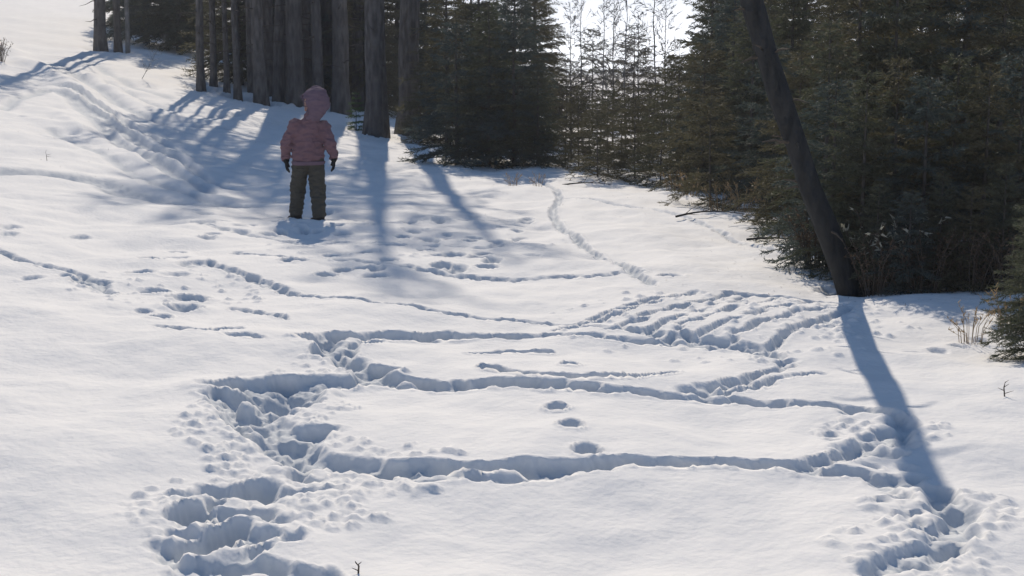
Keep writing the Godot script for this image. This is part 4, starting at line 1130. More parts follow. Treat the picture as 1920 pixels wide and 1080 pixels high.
func hand_bones(wrist: Vector3, down: Vector3, across: Vector3, thumb_side: Vector3, grow: float) -> Array:
	# a relaxed, slightly curled hand: palm, four fingers of unequal length and a thumb off the side of the palm
	var out := []
	var palm_end := wrist + down * 0.075
	var curl := thumb_side.cross(down).normalized() * 0.0
	for k in 4:
		var off := across * (k - 1.5) * 0.019
		out.append([wrist + off * 0.6, palm_end + off, 0.016 + grow, 0.012 + grow])
		var length: float = [0.052, 0.064, 0.060, 0.046][k]
		var knuckle := palm_end + off
		var inward := thumb_side * 0.35
		var j1 := knuckle + (down + inward * 0.35 + across * (k - 1.5) * 0.06).normalized() * length * 0.5
		var j2 := j1 + (down * 0.8 + inward * 1.6).normalized() * length * 0.5
		out.append([knuckle, j1, 0.009 + grow, 0.0085 + grow])
		out.append([j1, j2, 0.0085 + grow, 0.007 + grow])
	var root := wrist + down * 0.022 - across * 0.024
	var t1 := root + (down * 0.7 - across * 0.75 + thumb_side * 0.4).normalized() * 0.034
	var t2 := t1 + (down * 0.95 - across * 0.15 + thumb_side * 0.5).normalized() * 0.03
	out.append([root, t1, 0.013 + grow, 0.010 + grow])
	out.append([t1, t2, 0.010 + grow, 0.008 + grow])
	return out

func shift(bones: Array, grow: float) -> Array:
	var out := []
	for b in bones:
		out.append([b[0], b[1], b[2] + grow, b[3] + grow])
	return out

func build_child(at: Vector3) -> void:
	var o := thing("person", "person in plum hooded jacket and dark snow trousers walking away with bowed head", "person", at)
	var hip_l := Vector3(-0.085, 0.70, 0.0)
	var hip_r := Vector3(0.075, 0.70, -0.02)
	var knee_l := Vector3(-0.135, 0.39, -0.12)
	var knee_r := Vector3(0.092, 0.385, -0.02)
	var foot_l := Vector3(-0.160, 0.07, -0.12)
	var foot_r := Vector3(0.112, 0.07, 0.08)
	var toe := Vector3(-0.075, -0.03, -0.125)
	var sh_l := Vector3(-0.125, 1.06, 0.02)
	var sh_r := Vector3(0.160, 1.035, -0.05)
	var el_l := Vector3(-0.222, 0.86, 0.03)
	var el_r := Vector3(0.235, 0.87, 0.02)
	var wr_l := Vector3(-0.238, 0.70, -0.02)
	var wr_r := Vector3(0.262, 0.71, -0.06)
	var neck := Vector3(0.045, 1.155, 0.0)
	var head := Vector3(0.078, 1.285, 0.0)
	var face := Vector3(-0.93, -0.36, 0.12).normalized()
	var fside := Vector3.UP.cross(face).normalized()
	var fup := face.cross(fside).normalized()
	# body: one continuous figure, mostly inside its clothes
	var limbs := [
		[hip_l, Vector3(-0.045, 0.98, 0.01), 0.065, 0.06], [hip_r, Vector3(0.06, 0.99, -0.02), 0.065, 0.06], [Vector3(0, 0.72, 0), Vector3(0.01, 0.99, 0), 0.075, 0.07],
		[sh_l, sh_r, 0.03, 0.03], [Vector3(0.02, 1.03, 0), neck + Vector3(0.01, 0.05, 0.0), 0.045, 0.042],
		[hip_l, knee_l, 0.072, 0.05], [knee_l, foot_l, 0.048, 0.032], [hip_r, knee_r, 0.072, 0.05], [knee_r, foot_r, 0.048, 0.032],
		[foot_l, foot_l + toe * 0.9, 0.032, 0.025], [foot_r, foot_r + toe * 0.9, 0.032, 0.025],
		[sh_l, el_l, 0.042, 0.034], [el_l, wr_l, 0.033, 0.022], [sh_r, el_r, 0.042, 0.034], [el_r, wr_r, 0.033, 0.022]]
	var st := SurfaceTool.new()
	st.begin(Mesh.PRIMITIVE_TRIANGLES)
	surface(st, limbs, 0.014, 0.02)
	var chin := head + face * 0.062 - fup * 0.085
	var skull := [
		[head + fup * 0.025 - face * 0.02, head + fup * 0.02 + face * 0.012, 0.092, 0.086], [head - fup * 0.03 + face * 0.01, chin, 0.072, 0.028],
		[neck, head - fup * 0.06 - face * 0.02, 0.047, 0.05],
		[head + face * 0.096 + fup * 0.005, head + face * 0.110 - fup * 0.028, 0.010, 0.014],
		[head + face * 0.088 + fup * 0.026 + fside * 0.036, head + face * 0.094 + fup * 0.024 - fside * 0.036, 0.013, 0.013],
		[head + face * 0.078 - fup * 0.022 + fside * 0.04, head + face * 0.07 - fup * 0.035 + fside * 0.045, 0.026, 0.024],
		[head + face * 0.078 - fup * 0.022 - fside * 0.04, head + face * 0.07 - fup * 0.035 - fside * 0.045, 0.026, 0.024],
		[head + face * 0.088 - fup * 0.056 + fside * 0.02, head + face * 0.088 - fup * 0.056 - fside * 0.02, 0.009, 0.009],
		[head + face * 0.085 - fup * 0.067 + fside * 0.015, head + face * 0.085 - fup * 0.067 - fside * 0.015, 0.009, 0.009],
		[head + fside * 0.092, head + fside * 0.094 - fup * 0.03, 0.014, 0.010], [head - fside * 0.092, head - fside * 0.094 - fup * 0.03, 0.014, 0.010]]
	var sockets := [[head + face * 0.112 + fup * 0.008 + fside * 0.034, head + face * 0.112 + fup * 0.008 + fside * 0.036, 0.016, 0.016], [head + face * 0.112 + fup * 0.008 - fside * 0.034, head + face * 0.112 + fup * 0.008 - fside * 0.036, 0.016, 0.016]]
	surface(st, skull, 0.005, 0.018, sockets)
	# gloved hands hang at the sides; the hands themselves, inside the gloves
	var hl := [wr_l, (Vector3(0.10, -1.0, 0.20)).normalized(), Vector3(0.2, 0.15, 1.0).normalized(), Vector3(1, 0, -0.1).normalized()]
	var hr := [wr_r, (Vector3(-0.02, -1.0, 0.12)).normalized(), Vector3(0.1, 0.1, 1.0).normalized(), Vector3(-1, 0, 0.1).normalized()]
	surface(st, hand_bones(hl[0], hl[1], hl[2], hl[3], -0.002), 0.005, 0.006)
	surface(st, hand_bones(hr[0], hr[1], hr[2], hr[3], -0.002), 0.005, 0.006)
	part("body", st.commit(), M.skin, o)
	for s in [-1.0, 1.0]:
		var eye := SphereMesh.new()
		eye.radius = 0.010
		eye.height = 0.020
		eye.radial_segments = 10
		eye.rings = 6
		var e := part("eye", eye, M.eye, o)
		e.position = head + face * 0.093 + fup * 0.008 + fside * 0.034 * s
	# clothes
	var coat := [
		[Vector3(-0.060, 0.735, 0.02), Vector3(-0.055, 1.00, 0.02), 0.108, 0.090], [Vector3(0.060, 0.735, -0.02), Vector3(0.075, 1.01, -0.03), 0.106, 0.090],
		[Vector3(0.0, 0.76, 0.03), Vector3(0.01, 1.03, 0.03), 0.11, 0.085], [Vector3(0.0, 0.76, -0.03), Vector3(0.01, 1.03, -0.04), 0.11, 0.085],
		[sh_l, sh_r, 0.068, 0.068], [Vector3(0.02, 1.03, 0), neck + Vector3(0.005, 0.02, 0), 0.115, 0.07],
		[sh_l, el_l, 0.075, 0.060], [el_l, wr_l + Vector3(-0.005, 0.012, -0.005), 0.060, 0.044], [sh_r, el_r, 0.075, 0.060], [el_r, wr_r + Vector3(-0.002, 0.015, -0.005), 0.060, 0.044]]
	var hem := [[Vector3(-0.6, 0.54, 0), Vector3(0.6, 0.54, 0), 0.125, 0.125]]
	var jacket := part("jacket", sculpt(coat, 0.0095, 0.022, [[Vector3(-0.1, -2.345, 0), Vector3(0.1, -2.345, 0), 3.0, 3.0]], 0.018, 5), M.jacket, o)
	var sv := PackedVector3Array()
	var sn := PackedVector3Array()
	var fwd := Vector3(-0.45, 0, -0.89).normalized()
	tube(sv, sn, [fwd * 0.165 + Vector3(0, 0.70, 0), fwd * 0.155 + Vector3(0.005, 0.85, 0), fwd * 0.145 + Vector3(0.015, 1.0, 0), fwd * 0.125 + Vector3(0.03, 1.10, 0)], [0.006, 0.006, 0.006, 0.006], 6)
	var band := sculpt([[Vector3(-0.060, 0.70, 0.02), Vector3(0.060, 0.70, -0.02), 0.119, 0.119]], 0.009, 0.02, [[Vector3(-0.1, -2.355, 0), Vector3(0.1, -2.355, 0), 3.0, 3.0], [Vector3(-0.1, 3.685, 0), Vector3(0.1, 3.685, 0), 3.0, 3.0]])
	part("hem_band", band, M.hood, jacket)
	part("zip", mesh_of(sv, sn), M.seam, jacket)
	var trews := [
		[Vector3(-0.045, 0.72, 0.01), Vector3(0.045, 0.72, -0.01), 0.092, 0.092],
		[hip_l + Vector3(0.01, -0.03, 0), knee_l, 0.092, 0.080], [knee_l, foot_l + Vector3(0, 0.07, 0.0), 0.080, 0.074], [hip_r + Vector3(-0.01, -0.03, 0), knee_r, 0.092, 0.080], [knee_r, foot_r + Vector3(0, 0.07, 0), 0.080, 0.074]]
	part("trousers", sculpt(trews, 0.0095, 0.022, [], 0.018, 8), M.trousers, o)
	for p in [foot_l, foot_r]:
		var boot_shape := [[p + Vector3(0, 0.07, -0.01), p + Vector3(0, -0.01, 0), 0.062, 0.055], [p + Vector3(0, -0.02, 0.0) - toe * 0.25, p + toe, 0.048, 0.044], [p + Vector3(0, -0.02, 0) + toe * 0.2, p + toe * 1.25 + Vector3(0, -0.01, 0), 0.046, 0.036]]
		part("boot", sculpt(boot_shape, 0.008, 0.02), M.boot, o)
	for h in [hl, hr]:
		var cuff: Vector3 = h[0]
		var gl := hand_bones(h[0], h[1], h[2], h[3], 0.0035)
		gl.append([cuff - h[1] * 0.05, cuff + h[1] * 0.01, 0.048, 0.034])
		part("glove", sculpt(gl, 0.005, 0.009), M.glove, o)
	var hc := head + fup * 0.012 - face * 0.012
	var shell := [
		[hc + fup * 0.035 - face * 0.03, hc + fup * 0.02 + face * 0.035, 0.124, 0.116], [hc - fup * 0.03 - face * 0.03, neck + Vector3(0, 0.0, 0), 0.115, 0.095],
		[hc - fup * 0.07 + face * 0.03, neck + face * 0.03, 0.098, 0.088]]
	var opening := [[hc + face * 0.03 + fup * 0.01, hc + face * 0.3 + fup * 0.01, 0.098, 0.112], [hc + face * 0.03 - fup * 0.06, hc + face * 0.3 - fup * 0.08, 0.085, 0.10], [head - face * 0.02, head + fup * 0.02, 0.104, 0.104]]
	var hood := part("hood", sculpt(shell, 0.0075, 0.03, opening, 0.012, 12), M.hood, o)
	var fv := PackedVector3Array()
	var fn := PackedVector3Array()
	var rng := RandomNumberGenerator.new()
	rng.seed = 77
	for k in 520:
		var a := rng.randf() * TAU
		var rim := hc + face * 0.105 + (fside * cos(a) * 0.102 + fup * (sin(a) * 0.118 - 0.022))
		var d := ((rim - hc - face * 0.06).normalized() + rv(rng) * 0.6).normalized() * rng.randf_range(0.018, 0.034)
		blade(fv, fn, rim, d, 0.006, rv(rng))
	part("hood_trim", mesh_of(fv, fn), M.fur, hood)

# ------------------------------------------------------------------ small things
func twig_mesh(sd: int, length: float) -> ArrayMesh:
	var rng := RandomNumberGenerator.new()
	rng.seed = sd
	var v := PackedVector3Array()
	var n := PackedVector3Array()
	var a := Vector3(0, -0.02, 0)
	var b := Vector3(rng.randf_range(-0.2, 0.2), 0.55, rng.randf_range(-0.2, 0.2)) * length
	var c := b + Vector3(rng.randf_range(-0.4, 0.4), 0.4, rng.randf_range(-0.3, 0.3)) * length
	tube(v, n, [a, b, c], [0.0038, 0.003, 0.001], 5)
	for k in 4:
		var p := b.lerp(c, rng.randf()) if k > 1 else a.lerp(b, rng.randf_range(0.5, 1.0))
		tube(v, n, [p, p + Vector3(rng.randf_range(-0.5, 0.5), rng.randf_range(0.05, 0.3), rng.randf_range(-0.4, 0.4)) * length], [0.0022, 0.0008], 4)
	return mesh_of(v, n)

func _ready() -> void:
	# camera
	var cam := Camera3D.new()
	cam.name = "camera"
	cam.fov = 23.466
	cam.near = 0.1
	cam.far = 900.0
	add_child(cam)
	cam.position = Vector3(0, 1.61, 0)
	cam.rotation_degrees = Vector3(-8.961, 0, 0)
	cam.current = true
	# sky
	var we := WorldEnvironment.new()
	we.name = "world_environment"
	var env := Environment.new()
	var sky := Sky.new()
	var ps := ProceduralSkyMaterial.new()
	ps.sky_top_color = Color(0.155, 0.245, 0.35)
	ps.sky_horizon_color = Color(0.97, 0.98, 1.0)
	ps.sky_curve = 0.045
	ps.ground_horizon_color = Color(0.85, 0.86, 0.88)
	ps.ground_bottom_color = Color(0.75, 0.76, 0.78)
	ps.sun_angle_max = 20.0
	ps.sky_energy_multiplier = 1.7
	sky.sky_material = ps
	env.background_mode = Environment.BG_SKY
	env.sky = sky
	env.ambient_light_source = Environment.AMBIENT_SOURCE_SKY
	env.tonemap_mode = Environment.TONE_MAPPER_LINEAR
	env.tonemap_exposure = 1.0
	env.sdfgi_enabled = true
	env.ssao_enabled = true
	env.ssil_enabled = true
	env.fog_enabled = true
	env.fog_density = 0.0017
	env.fog_light_color = Color(0.95, 0.95, 0.95)
	we.environment = env
	add_child(we)
	# sun: low behind the trees, almost straight ahead
	var sun := DirectionalLight3D.new()
	sun.name = "sun"
	sun.light_energy = 1.42
	sun.light_color = Color(1.0, 0.945, 0.868)
	sun.light_angular_distance = 0.5
	sun.shadow_enabled = true
	add_child(sun)
	var towards := Vector3(-0.1, 0.785, -1.0).normalized()
	sun.look_at_from_position(towards * 50.0, Vector3.ZERO, Vector3.UP)

	ground_noise.seed = 5
	ground_noise.frequency = 0.42
	ground_noise.fractal_octaves = 3
	fine_noise.seed = 15
	fine_noise.frequency = 2.2
	fine_noise.fractal_octaves = 3
	grain_noise.seed = 25
	grain_noise.frequency = 5.0
	grain_noise.fractal_octaves = 3
	var t0 := Time.get_ticks_msec()
	build_materials()
	build_ground()
	print("ground ms ", Time.get_ticks_msec() - t0)

	# tree kinds, each built once
	var kinds := {}
	kinds["fir_a"] = make_conifer(1, 2.4, 0.72, 0.08, 17, 7, 0.060, 0.011, 30, 0.035, M.fir, "fir_tree")
	kinds["fir_b"] = make_conifer(2, 2.4, 0.85, 0.05, 15, 7, 0.065, 0.012, 26, 0.04, M.fir_blue, "fir_tree")
	kinds["fir_c"] = make_conifer(3, 2.4, 0.80, 0.12, 15, 7, 0.060, 0.011, 26, 0.035, M.fir_olive, "fir_tree")
	kinds["airy"] = make_conifer(4, 2.4, 0.95, 0.12, 15, 6, 0.07, 0.012, 20, 0.025, M.fir_olive, "airy_fir", 0.8)
	kinds["airy_b"] = make_conifer(5, 2.4, 0.85, 0.15, 15, 6, 0.065, 0.012, 18, 0.022, M.pine, "airy_fir", 0.75)
	kinds["tall_a"] = make_conifer(6, 7.0, 1.7, 0.3, 26, 8, 0.15, 0.028, 11, 0.12, M.fir, "spruce_tree")
	kinds["tall_b"] = make_conifer(7, 7.0, 1.9, 0.5, 24, 8, 0.15, 0.028, 10, 0.12, M.fir_blue, "spruce_tree")
	kinds["tall_c"] = make_conifer(8, 7.0, 1.8, 0.4, 24, 7, 0.15, 0.026, 9, 0.11, M.fir_olive, "spruce_tree")
	kinds["pine_a"] = make_pine(11, 12.0, 0.18, 7.2, 9, 0.012)
	kinds["pine_c"] = make_pine(14, 12.0, 0.16, 6.8, 9, 0.035)
	kinds["pine_b"] = make_pine(12, 12.0, 0.12, 7.5, 8, 0.02)
	kinds["pine_twin"] = make_pine(13, 16.0, 0.25, 10.0, 12, 0.006)
	kinds["bare"] = make_bare(21, 3.2, 0.019, M.bark_grey, 70)
	kinds["bare_b"] = make_bare(24, 3.0, 0.018, M.bark, 130)
	kinds["pale"] = make_bare(22, 8.0, 0.075, M.bark_grey, 26)
	kinds["shrub"] = make_shrub(31, 0.6, 0.38, 26, 12, M.dry_dark)
	kinds["frosted"] = make_shrub(32, 0.5, 0.3, 22, 12, M.frosted)
	kinds["green"] = make_conifer(33, 1.0, 0.3, 0.05, 9, 5, 0.05, 0.012, 26, 0.015, M.green, "green_sapling")
	kinds["weeds"] = make_weeds(34, 0.32, 0.22, 22)
	print("kinds ms ", Time.get_ticks_msec() - t0)
	var rng := RandomNumberGenerator.new()
	rng.seed = 2024
	# [kind, name, x, d, size, lean about z, label, group]
	var rows := [
		["pine_a", "pine_tree", -12.19, 41.66, 1.050, 0, "thick bare pine trunk farthest left of the wood on the sunlit hillside", "pines at the left of the wood"],
		["pine_b", "pine_tree", -11.80, 42.19, 0.950, 0, "dark slimmer pine trunk close beside the thick pine on the hillside", "pines at the left of the wood"],
		["pale", "pale_tree", -11.50, 42.11, 1.000, 0, "slim pale grey trunk right beside two dark pine trunks on the hillside", ""],
		["tall_b", "spruce_tree", -11.94, 46.00, 0.750, 0, "dark bluish spruce just right of the slim pale trunk at upper left", "spruces behind the pines"],
		["tall_a", "spruce_tree", -10.64, 45.00, 0.750, 0, "dark spruce at upper left between the bluish spruce and the slim pines", "spruces behind the pines"],
		["bare", "bare_sapling", -9.10, 34.41, 0.420, -0.5, "thin dark leaning stem poking out of bright snow left of the slim pines", ""],
		["pine_b", "pine_tree", -7.70, 34.74, 0.850, 0, "leftmost of four slim pines at the corner of the wood above the bright snow", "pines at the left of the wood"],
		["pine_b", "pine_tree", -7.76, 36.39, 0.800, 0, "second of four slim pines from the left at the corner of the wood", "pines at the left of the wood"],
		["pine_b", "pine_tree", -7.20, 35.33, 0.700, 0, "third and thinnest of four slim pines at the corner of the wood", "pines at the left of the wood"],
		["pine_b", "pine_tree", -6.76, 34.46, 0.850, 0, "rightmost of four slim pines, nearest to the dark wall of trunks", "pines at the left of the wood"],
		["pine_c", "pine_tree", -6.14, 34.25, 1.000, 0, "big dark pine trunk first in the wall of trunks left of the person", "pines at the left of the wood"],
		["pine_b", "pine_tree", -5.90, 35.44, 1.200, 0, "dark pine trunk second in the wall of trunks left of the person", "pines at the left of the wood"],
		["pine_a", "pine_tree", -5.43, 35.24, 1.350, 0, "big dark pine trunk directly behind the left shoulder of the person", "pines at the left of the wood"],
		["pine_b", "pine_tree", -4.90, 35.24, 1.300, 0, "dark pine trunk directly behind the hood of the person", "pines at the left of the wood"],
		["pine_c", "pine_tree", -4.32, 35.35, 1.400, 0, "big dark pine trunk just right of the person's hood", "pines at the left of the wood"],
		["pine_b", "pine_tree", -6.73, 36.36, 0.950, 0, "dark pine trunk a step behind the first of the wall of trunks", "pines at the left of the wood"],
		["pine_c", "pine_tree", -6.34, 36.74, 1.100, 0, "dark pine trunk set back between first and second of the wall of trunks", "pines at the left of the wood"],
		["pine_a", "pine_tree", -5.95, 37.17, 1.150, 0, "dark pine trunk set back between second and third of the wall of trunks", "pines at the left of the wood"],
		["pine_b", "pine_tree", -5.52, 37.79, 1.450, 0, "dark pine trunk set back behind the left of the person's hood", "pines at the left of the wood"],
		["pine_a", "pine_tree", -5.04, 38.65, 1.400, 0, "dark pine trunk set back behind the right of the person's hood", "pines at the left of the wood"],
		["pine_b", "pine_tree", -4.14, 37.70, 1.450, 0, "dark pine trunk behind the small bright green sapling", "pines at the left of the wood"],
		["green", "green_sapling", -3.48, 31.14, 0.900, 0, "small bright green sapling between the person and the twin pines", ""],
		["pine_twin", "pine_tree", -2.93, 30.16, 1.000, 0.001, "left of the two thick twin pine trunks behind the clearing", "twin pines"],
		["pine_twin", "pine_tree", -2.34, 31.52, 0.980, -0.02, "right of the two thick twin pine trunks behind the clearing", "twin pines"],
		["airy_b", "airy_fir", -1.85, 30.15, 0.750, 0, "small thin fir with gaps of snow between twin pines and dark firs", ""],
		["tall_c", "spruce_tree", -7.38, 38.00, 0.800, 0, "olive spruce filling the gap behind the slim pines", "spruces behind the pines"],
		["tall_a", "spruce_tree", -7.00, 40.00, 0.900, 0, "dark spruce behind the first trunks of the wall of pines", "spruces behind the pines"],
		["tall_b", "spruce_tree", -5.85, 39.00, 0.850, 0, "bluish dark spruce behind the person", "spruces behind the pines"],
		["tall_a", "spruce_tree", -5.28, 41.00, 0.950, 0, "dark spruce rising behind the person and the green sapling", "spruces behind the pines"],
		["tall_c", "spruce_tree", -3.95, 38.00, 0.800, 0, "olive spruce behind the left twin pine", "spruces behind the pines"],
		["tall_a", "spruce_tree", -3.31, 40.00, 0.850, 0, "dark spruce behind the right twin pine", "spruces behind the pines"],
		["tall_b", "spruce_tree", -2.46, 40.00, 0.700, 0, "bluish spruce in the gap right of the twin pines", "spruces behind the pines"],
		["fir_b", "fir_tree", -0.93, 23.60, 1.050, 0, "dense dark fir first right of the twin pines, its skirt on shaded snow", "dark firs in the middle of the wood edge"],
		["fir_a", "fir_tree", -0.40, 23.40, 1.150, 0, "dense dark fir in the middle of the black fir clump", "dark firs in the middle of the wood edge"],
		["fir_b", "fir_tree", 0.04, 23.20, 1.100, 0, "dense bluish fir second from right in the black fir clump", "dark firs in the middle of the wood edge"],
		["fir_a", "fir_tree", 0.42, 22.80, 0.750, 0, "shorter dark fir at the right end of the black fir clump", "dark firs in the middle of the wood edge"],
		["tall_c", "spruce_tree", -1.34, 29.00, 0.550, 0, "olive spruce above and behind the left of the fir clump", "spruces behind the pines"],
		["tall_a", "spruce_tree", -0.63, 30.00, 0.620, 0, "tall dark spruce above the middle of the fir clump", "spruces behind the pines"],
		["tall_b", "spruce_tree", 0.05, 28.00, 0.500, 0, "bluish spruce above the right of the fir clump", "spruces behind the pines"],
		["tall_c", "spruce_tree", 0.48, 31.00, 0.600, 0, "olive spruce at the left edge of the bright sky gap", "spruces behind the pines"],
		["airy", "airy_fir", 1.08, 22.50, 0.600, 0, "thin airy fir under the left of the bright sky gap", "airy young firs below the sky gap"],
		["airy_b", "airy_fir", 1.51, 21.80, 0.580, 0, "thin airy fir under the middle of the bright sky gap", "airy young firs below the sky gap"],
		["airy", "airy_fir", 1.84, 20.80, 0.580, 0, "thin airy fir under the right of the sky gap with bright specks", "airy young firs below the sky gap"],
		["airy_b", "airy_fir", 2.12, 19.80, 0.620, 0, "thin airy fir between the sky gap and the brown weeds", "airy young firs below the sky gap"],
		["airy", "airy_fir", 1.45, 26.00, 0.600, 0, "feathery fir standing farther back in the sky gap", "airy young firs below the sky gap"],
		["airy_b", "airy_fir", 2.45, 25.00, 0.600, 0, "feathery fir behind the right side of the sky gap", "airy young firs below the sky gap"],
		["airy", "airy_fir", 0.94, 24.50, 0.750, 0, "feathery fir against the right flank of the black fir clump", "airy young firs below the sky gap"],
		["airy", "airy_fir", 1.85, 23.50, 0.620, 0, "low bushy fir in the centre below the bright sky gap", "airy young firs below the sky gap"],
		["airy", "airy_fir", 2.55, 21.50, 0.850, 0, "taller feathery fir marking the right side of the sky gap", "airy young firs below the sky gap"],
		["airy", "airy_fir", 1.27, 20.60, 0.500, 0, "knee-high airy fir nearest to the clearing below the sky gap", "airy young firs below the sky gap"],
		["airy_b", "airy_fir", 3.07, 27.00, 0.800, 0, "feathery fir deep behind the right side of the sky gap", "airy young firs below the sky gap"],
		["airy_b", "airy_fir", 2.08, 36.00, 1.150, 0, "far feathery fir left of centre in the bright sky gap", "airy young firs below the sky gap"],
		["airy", "airy_fir", 3.29, 38.00, 1.200, 0, "far feathery fir right of centre in the bright sky gap", "airy young firs below the sky gap"],
		["bare_b", "bare_sapling", 1.03, 24.00, 0.950, 0, "leafless sapling half hidden by the right flank of the black fir clump", "bare saplings in the sky gap"],
		["bare_b", "bare_sapling", 2.10, 29.00, 1.200, 0, "leafless sapling in the very middle of the bright sky gap", "bare saplings in the sky gap"],
		["bare_b", "bare_sapling", 2.18, 24.00, 0.900, 0, "shorter leafless sapling in the right half of the bright sky gap", "bare saplings in the sky gap"],
		["bare_b", "bare_sapling", 3.08, 28.00, 1.150, 0, "leafless sapling against the first fir right of the sky gap", "bare saplings in the sky gap"],
		["bare", "bare_sapling", 1.32, 26.00, 1.050, 0, "slender leafless sapling beside the black fir clump in the sky gap", "bare saplings in the sky gap"],
		["bare", "bare_sapling", 2.52, 25.00, 1.100, 0, "leafless sapling farthest right in the sky gap", "bare saplings in the sky gap"],
		["bare", "bare_sapling", 1.70, 27.00, 1.100, 0, "leafless thin sapling left of its pair against the bright sky", "bare saplings in the sky gap"],
		["bare", "bare_sapling", 2.14, 26.00, 1.150, 0, "leafless thin sapling right of its pair against the bright sky", "bare saplings in the sky gap"],
		["fir_c", "fir_tree", 2.56, 18.60, 0.850, 0, "olive fir at the right edge of the sky gap above the tan weeds", "firs on the right of the clearing"],
		["airy", "fir_tree", 2.35, 16.40, 0.620, 0, "small fir with a bare dark stem standing in the tan weeds", "firs on the right of the clearing"],
		["fir_b", "fir_tree", 3.09, 19.50, 1.150, 0, "bluish fir behind the small fir with the bare stem", "firs on the right of the clearing"],
		["fir_a", "fir_tree", 3.08, 18.00, 1.050, 0, "dark fir left of the top of the leaning trunk", "firs on the right of the clearing"],
		["fir_b", "fir_tree", 3.05, 16.20, 0.850, 0, "bluish fir beneath the leaning trunk", "firs on the right of the clearing"],
		["fir_c", "fir_tree", 2.94, 14.30, 0.800, 0, "olive fir above the brown shrub", "firs on the right of the clearing"],
		["fir_a", "fir_tree", 3.42, 24.00, 1.400, 0, "taller dark fir behind the olive fir at the sky gap", "firs on the right of the clearing"],
		["fir_c", "fir_tree", 3.89, 22.00, 1.500, 0, "tall olive fir behind the top of the leaning trunk", "firs on the right of the clearing"],
		["fir_c", "fir_tree", 3.97, 24.00, 1.500, 0, "tall olive fir behind the bluish fir right of the sky gap", "firs on the right of the clearing"],
		["fir_b", "fir_tree", 2.61, 11.30, 0.680, 0, "bluish low fir directly behind the foot of the leaning trunk", "firs of the dark thicket at the right"],
		["fir_a", "fir_tree", 2.97, 13.20, 0.900, 0, "dark fir behind the leaning trunk and the brown shrub", "firs of the dark thicket at the right"],
		["fir_a", "fir_tree", 2.74, 10.80, 0.700, 0, "dark fir first right of the leaning trunk", "firs of the dark thicket at the right"],
		["fir_c", "fir_tree", 3.07, 11.10, 0.760, 0, "olive fir behind the pale speckled shrub", "firs of the dark thicket at the right"],
		["fir_b", "fir_tree", 3.19, 10.70, 0.700, 0, "bluish fir right of the pale speckled shrub", "firs of the dark thicket at the right"],
		["fir_a", "fir_tree", 3.51, 11.00, 0.760, 0, "dark fir in the middle of the right thicket front", "firs of the dark thicket at the right"],
		["fir_c", "fir_tree", 3.64, 10.70, 0.700, 0, "olive fir second from the right edge in the thicket front", "firs of the dark thicket at the right"],
		["fir_b", "fir_tree", 3.93, 10.80, 0.760, 0, "bluish dark fir at the right edge of the thicket front", "firs of the dark thicket at the right"],
		["fir_a", "fir_tree", 4.23, 10.90, 0.760, 0, "dark fir cut by the right edge of the picture", "firs of the dark thicket at the right"],
		["fir_c", "fir_tree", 3.52, 14.30, 1.250, 0, "olive fir in second row behind the leaning trunk's foot", "firs of the dark thicket at the right"],
		["fir_a", "fir_tree", 3.80, 14.00, 1.200, 0, "dark fir in second row above the pale speckled shrub", "firs of the dark thicket at the right"],
		["fir_c", "fir_tree", 4.26, 14.40, 1.250, 0, "olive fir in second row of the thicket above a bluish front fir", "firs of the dark thicket at the right"],
		["fir_b", "fir_tree", 4.59, 14.20, 1.250, 0, "bluish fir in second row of the right thicket", "firs of the dark thicket at the right"],
		["fir_c", "fir_tree", 4.90, 14.00, 1.200, 0, "olive fir in second row near the right edge", "firs of the dark thicket at the right"],
		["fir_a", "fir_tree", 5.45, 14.30, 1.300, 0, "dark fir in second row cut by the right edge", "firs of the dark thicket at the right"],
		["tall_a", "spruce_tree", 3.80, 19.00, 0.420, 0, "dark evergreen in the unlit depth of the wood behind the front rows", "dark evergreens in the depth of the wood"],
		["tall_c", "spruce_tree", 4.08, 18.00, 0.400, 0, "dark evergreen in the unlit depth of the wood behind the front rows", "dark evergreens in the depth of the wood"],
		["tall_b", "spruce_tree", 4.71, 18.00, 0.420, 0, "dark evergreen in the unlit depth of the wood behind the front rows", "dark evergreens in the depth of the wood"],
		["tall_a", "spruce_tree", 5.55, 19.00, 0.450, 0, "dark evergreen in the unlit depth of the wood behind the front rows", "dark evergreens in the depth of the wood"],
		["tall_c", "spruce_tree", 5.82, 18.00, 0.420, 0, "dark evergreen in the unlit depth of the wood behind the front rows", "dark evergreens in the depth of the wood"],
		["tall_b", "spruce_tree", 6.72, 19.00, 0.450, 0, "dark evergreen in the unlit depth of the wood behind the front rows", "dark evergreens in the depth of the wood"],
		["tall_a", "spruce_tree", 6.92, 18.00, 0.420, 0, "dark evergreen in the unlit depth of the wood behind the front rows", "dark evergreens in the depth of the wood"],
		["tall_b", "spruce_tree", 4.57, 29.00, 0.700, 0, "dark evergreen in the unlit depth of the wood behind the front rows", "dark evergreens in the depth of the wood"],
		["tall_a", "spruce_tree", 4.74, 28.00, 0.700, 0, "dark evergreen in the unlit depth of the wood behind the front rows", "dark evergreens in the depth of the wood"],
		["tall_c", "spruce_tree", 5.40, 26.00, 0.700, 0, "dark evergreen in the unlit depth of the wood behind the front rows", "dark evergreens in the depth of the wood"],
		["tall_a", "spruce_tree", 6.15, 25.00, 0.700, 0, "dark evergreen in the unlit depth of the wood behind the front rows", "dark evergreens in the depth of the wood"],
		["tall_b", "spruce_tree", 7.40, 26.00, 0.700, 0, "dark evergreen in the unlit depth of the wood behind the front rows", "dark evergreens in the depth of the wood"],
		["tall_c", "spruce_tree", 8.08, 25.00, 0.700, 0, "dark evergreen in the unlit depth of the wood behind the front rows", "dark evergreens in the depth of the wood"],
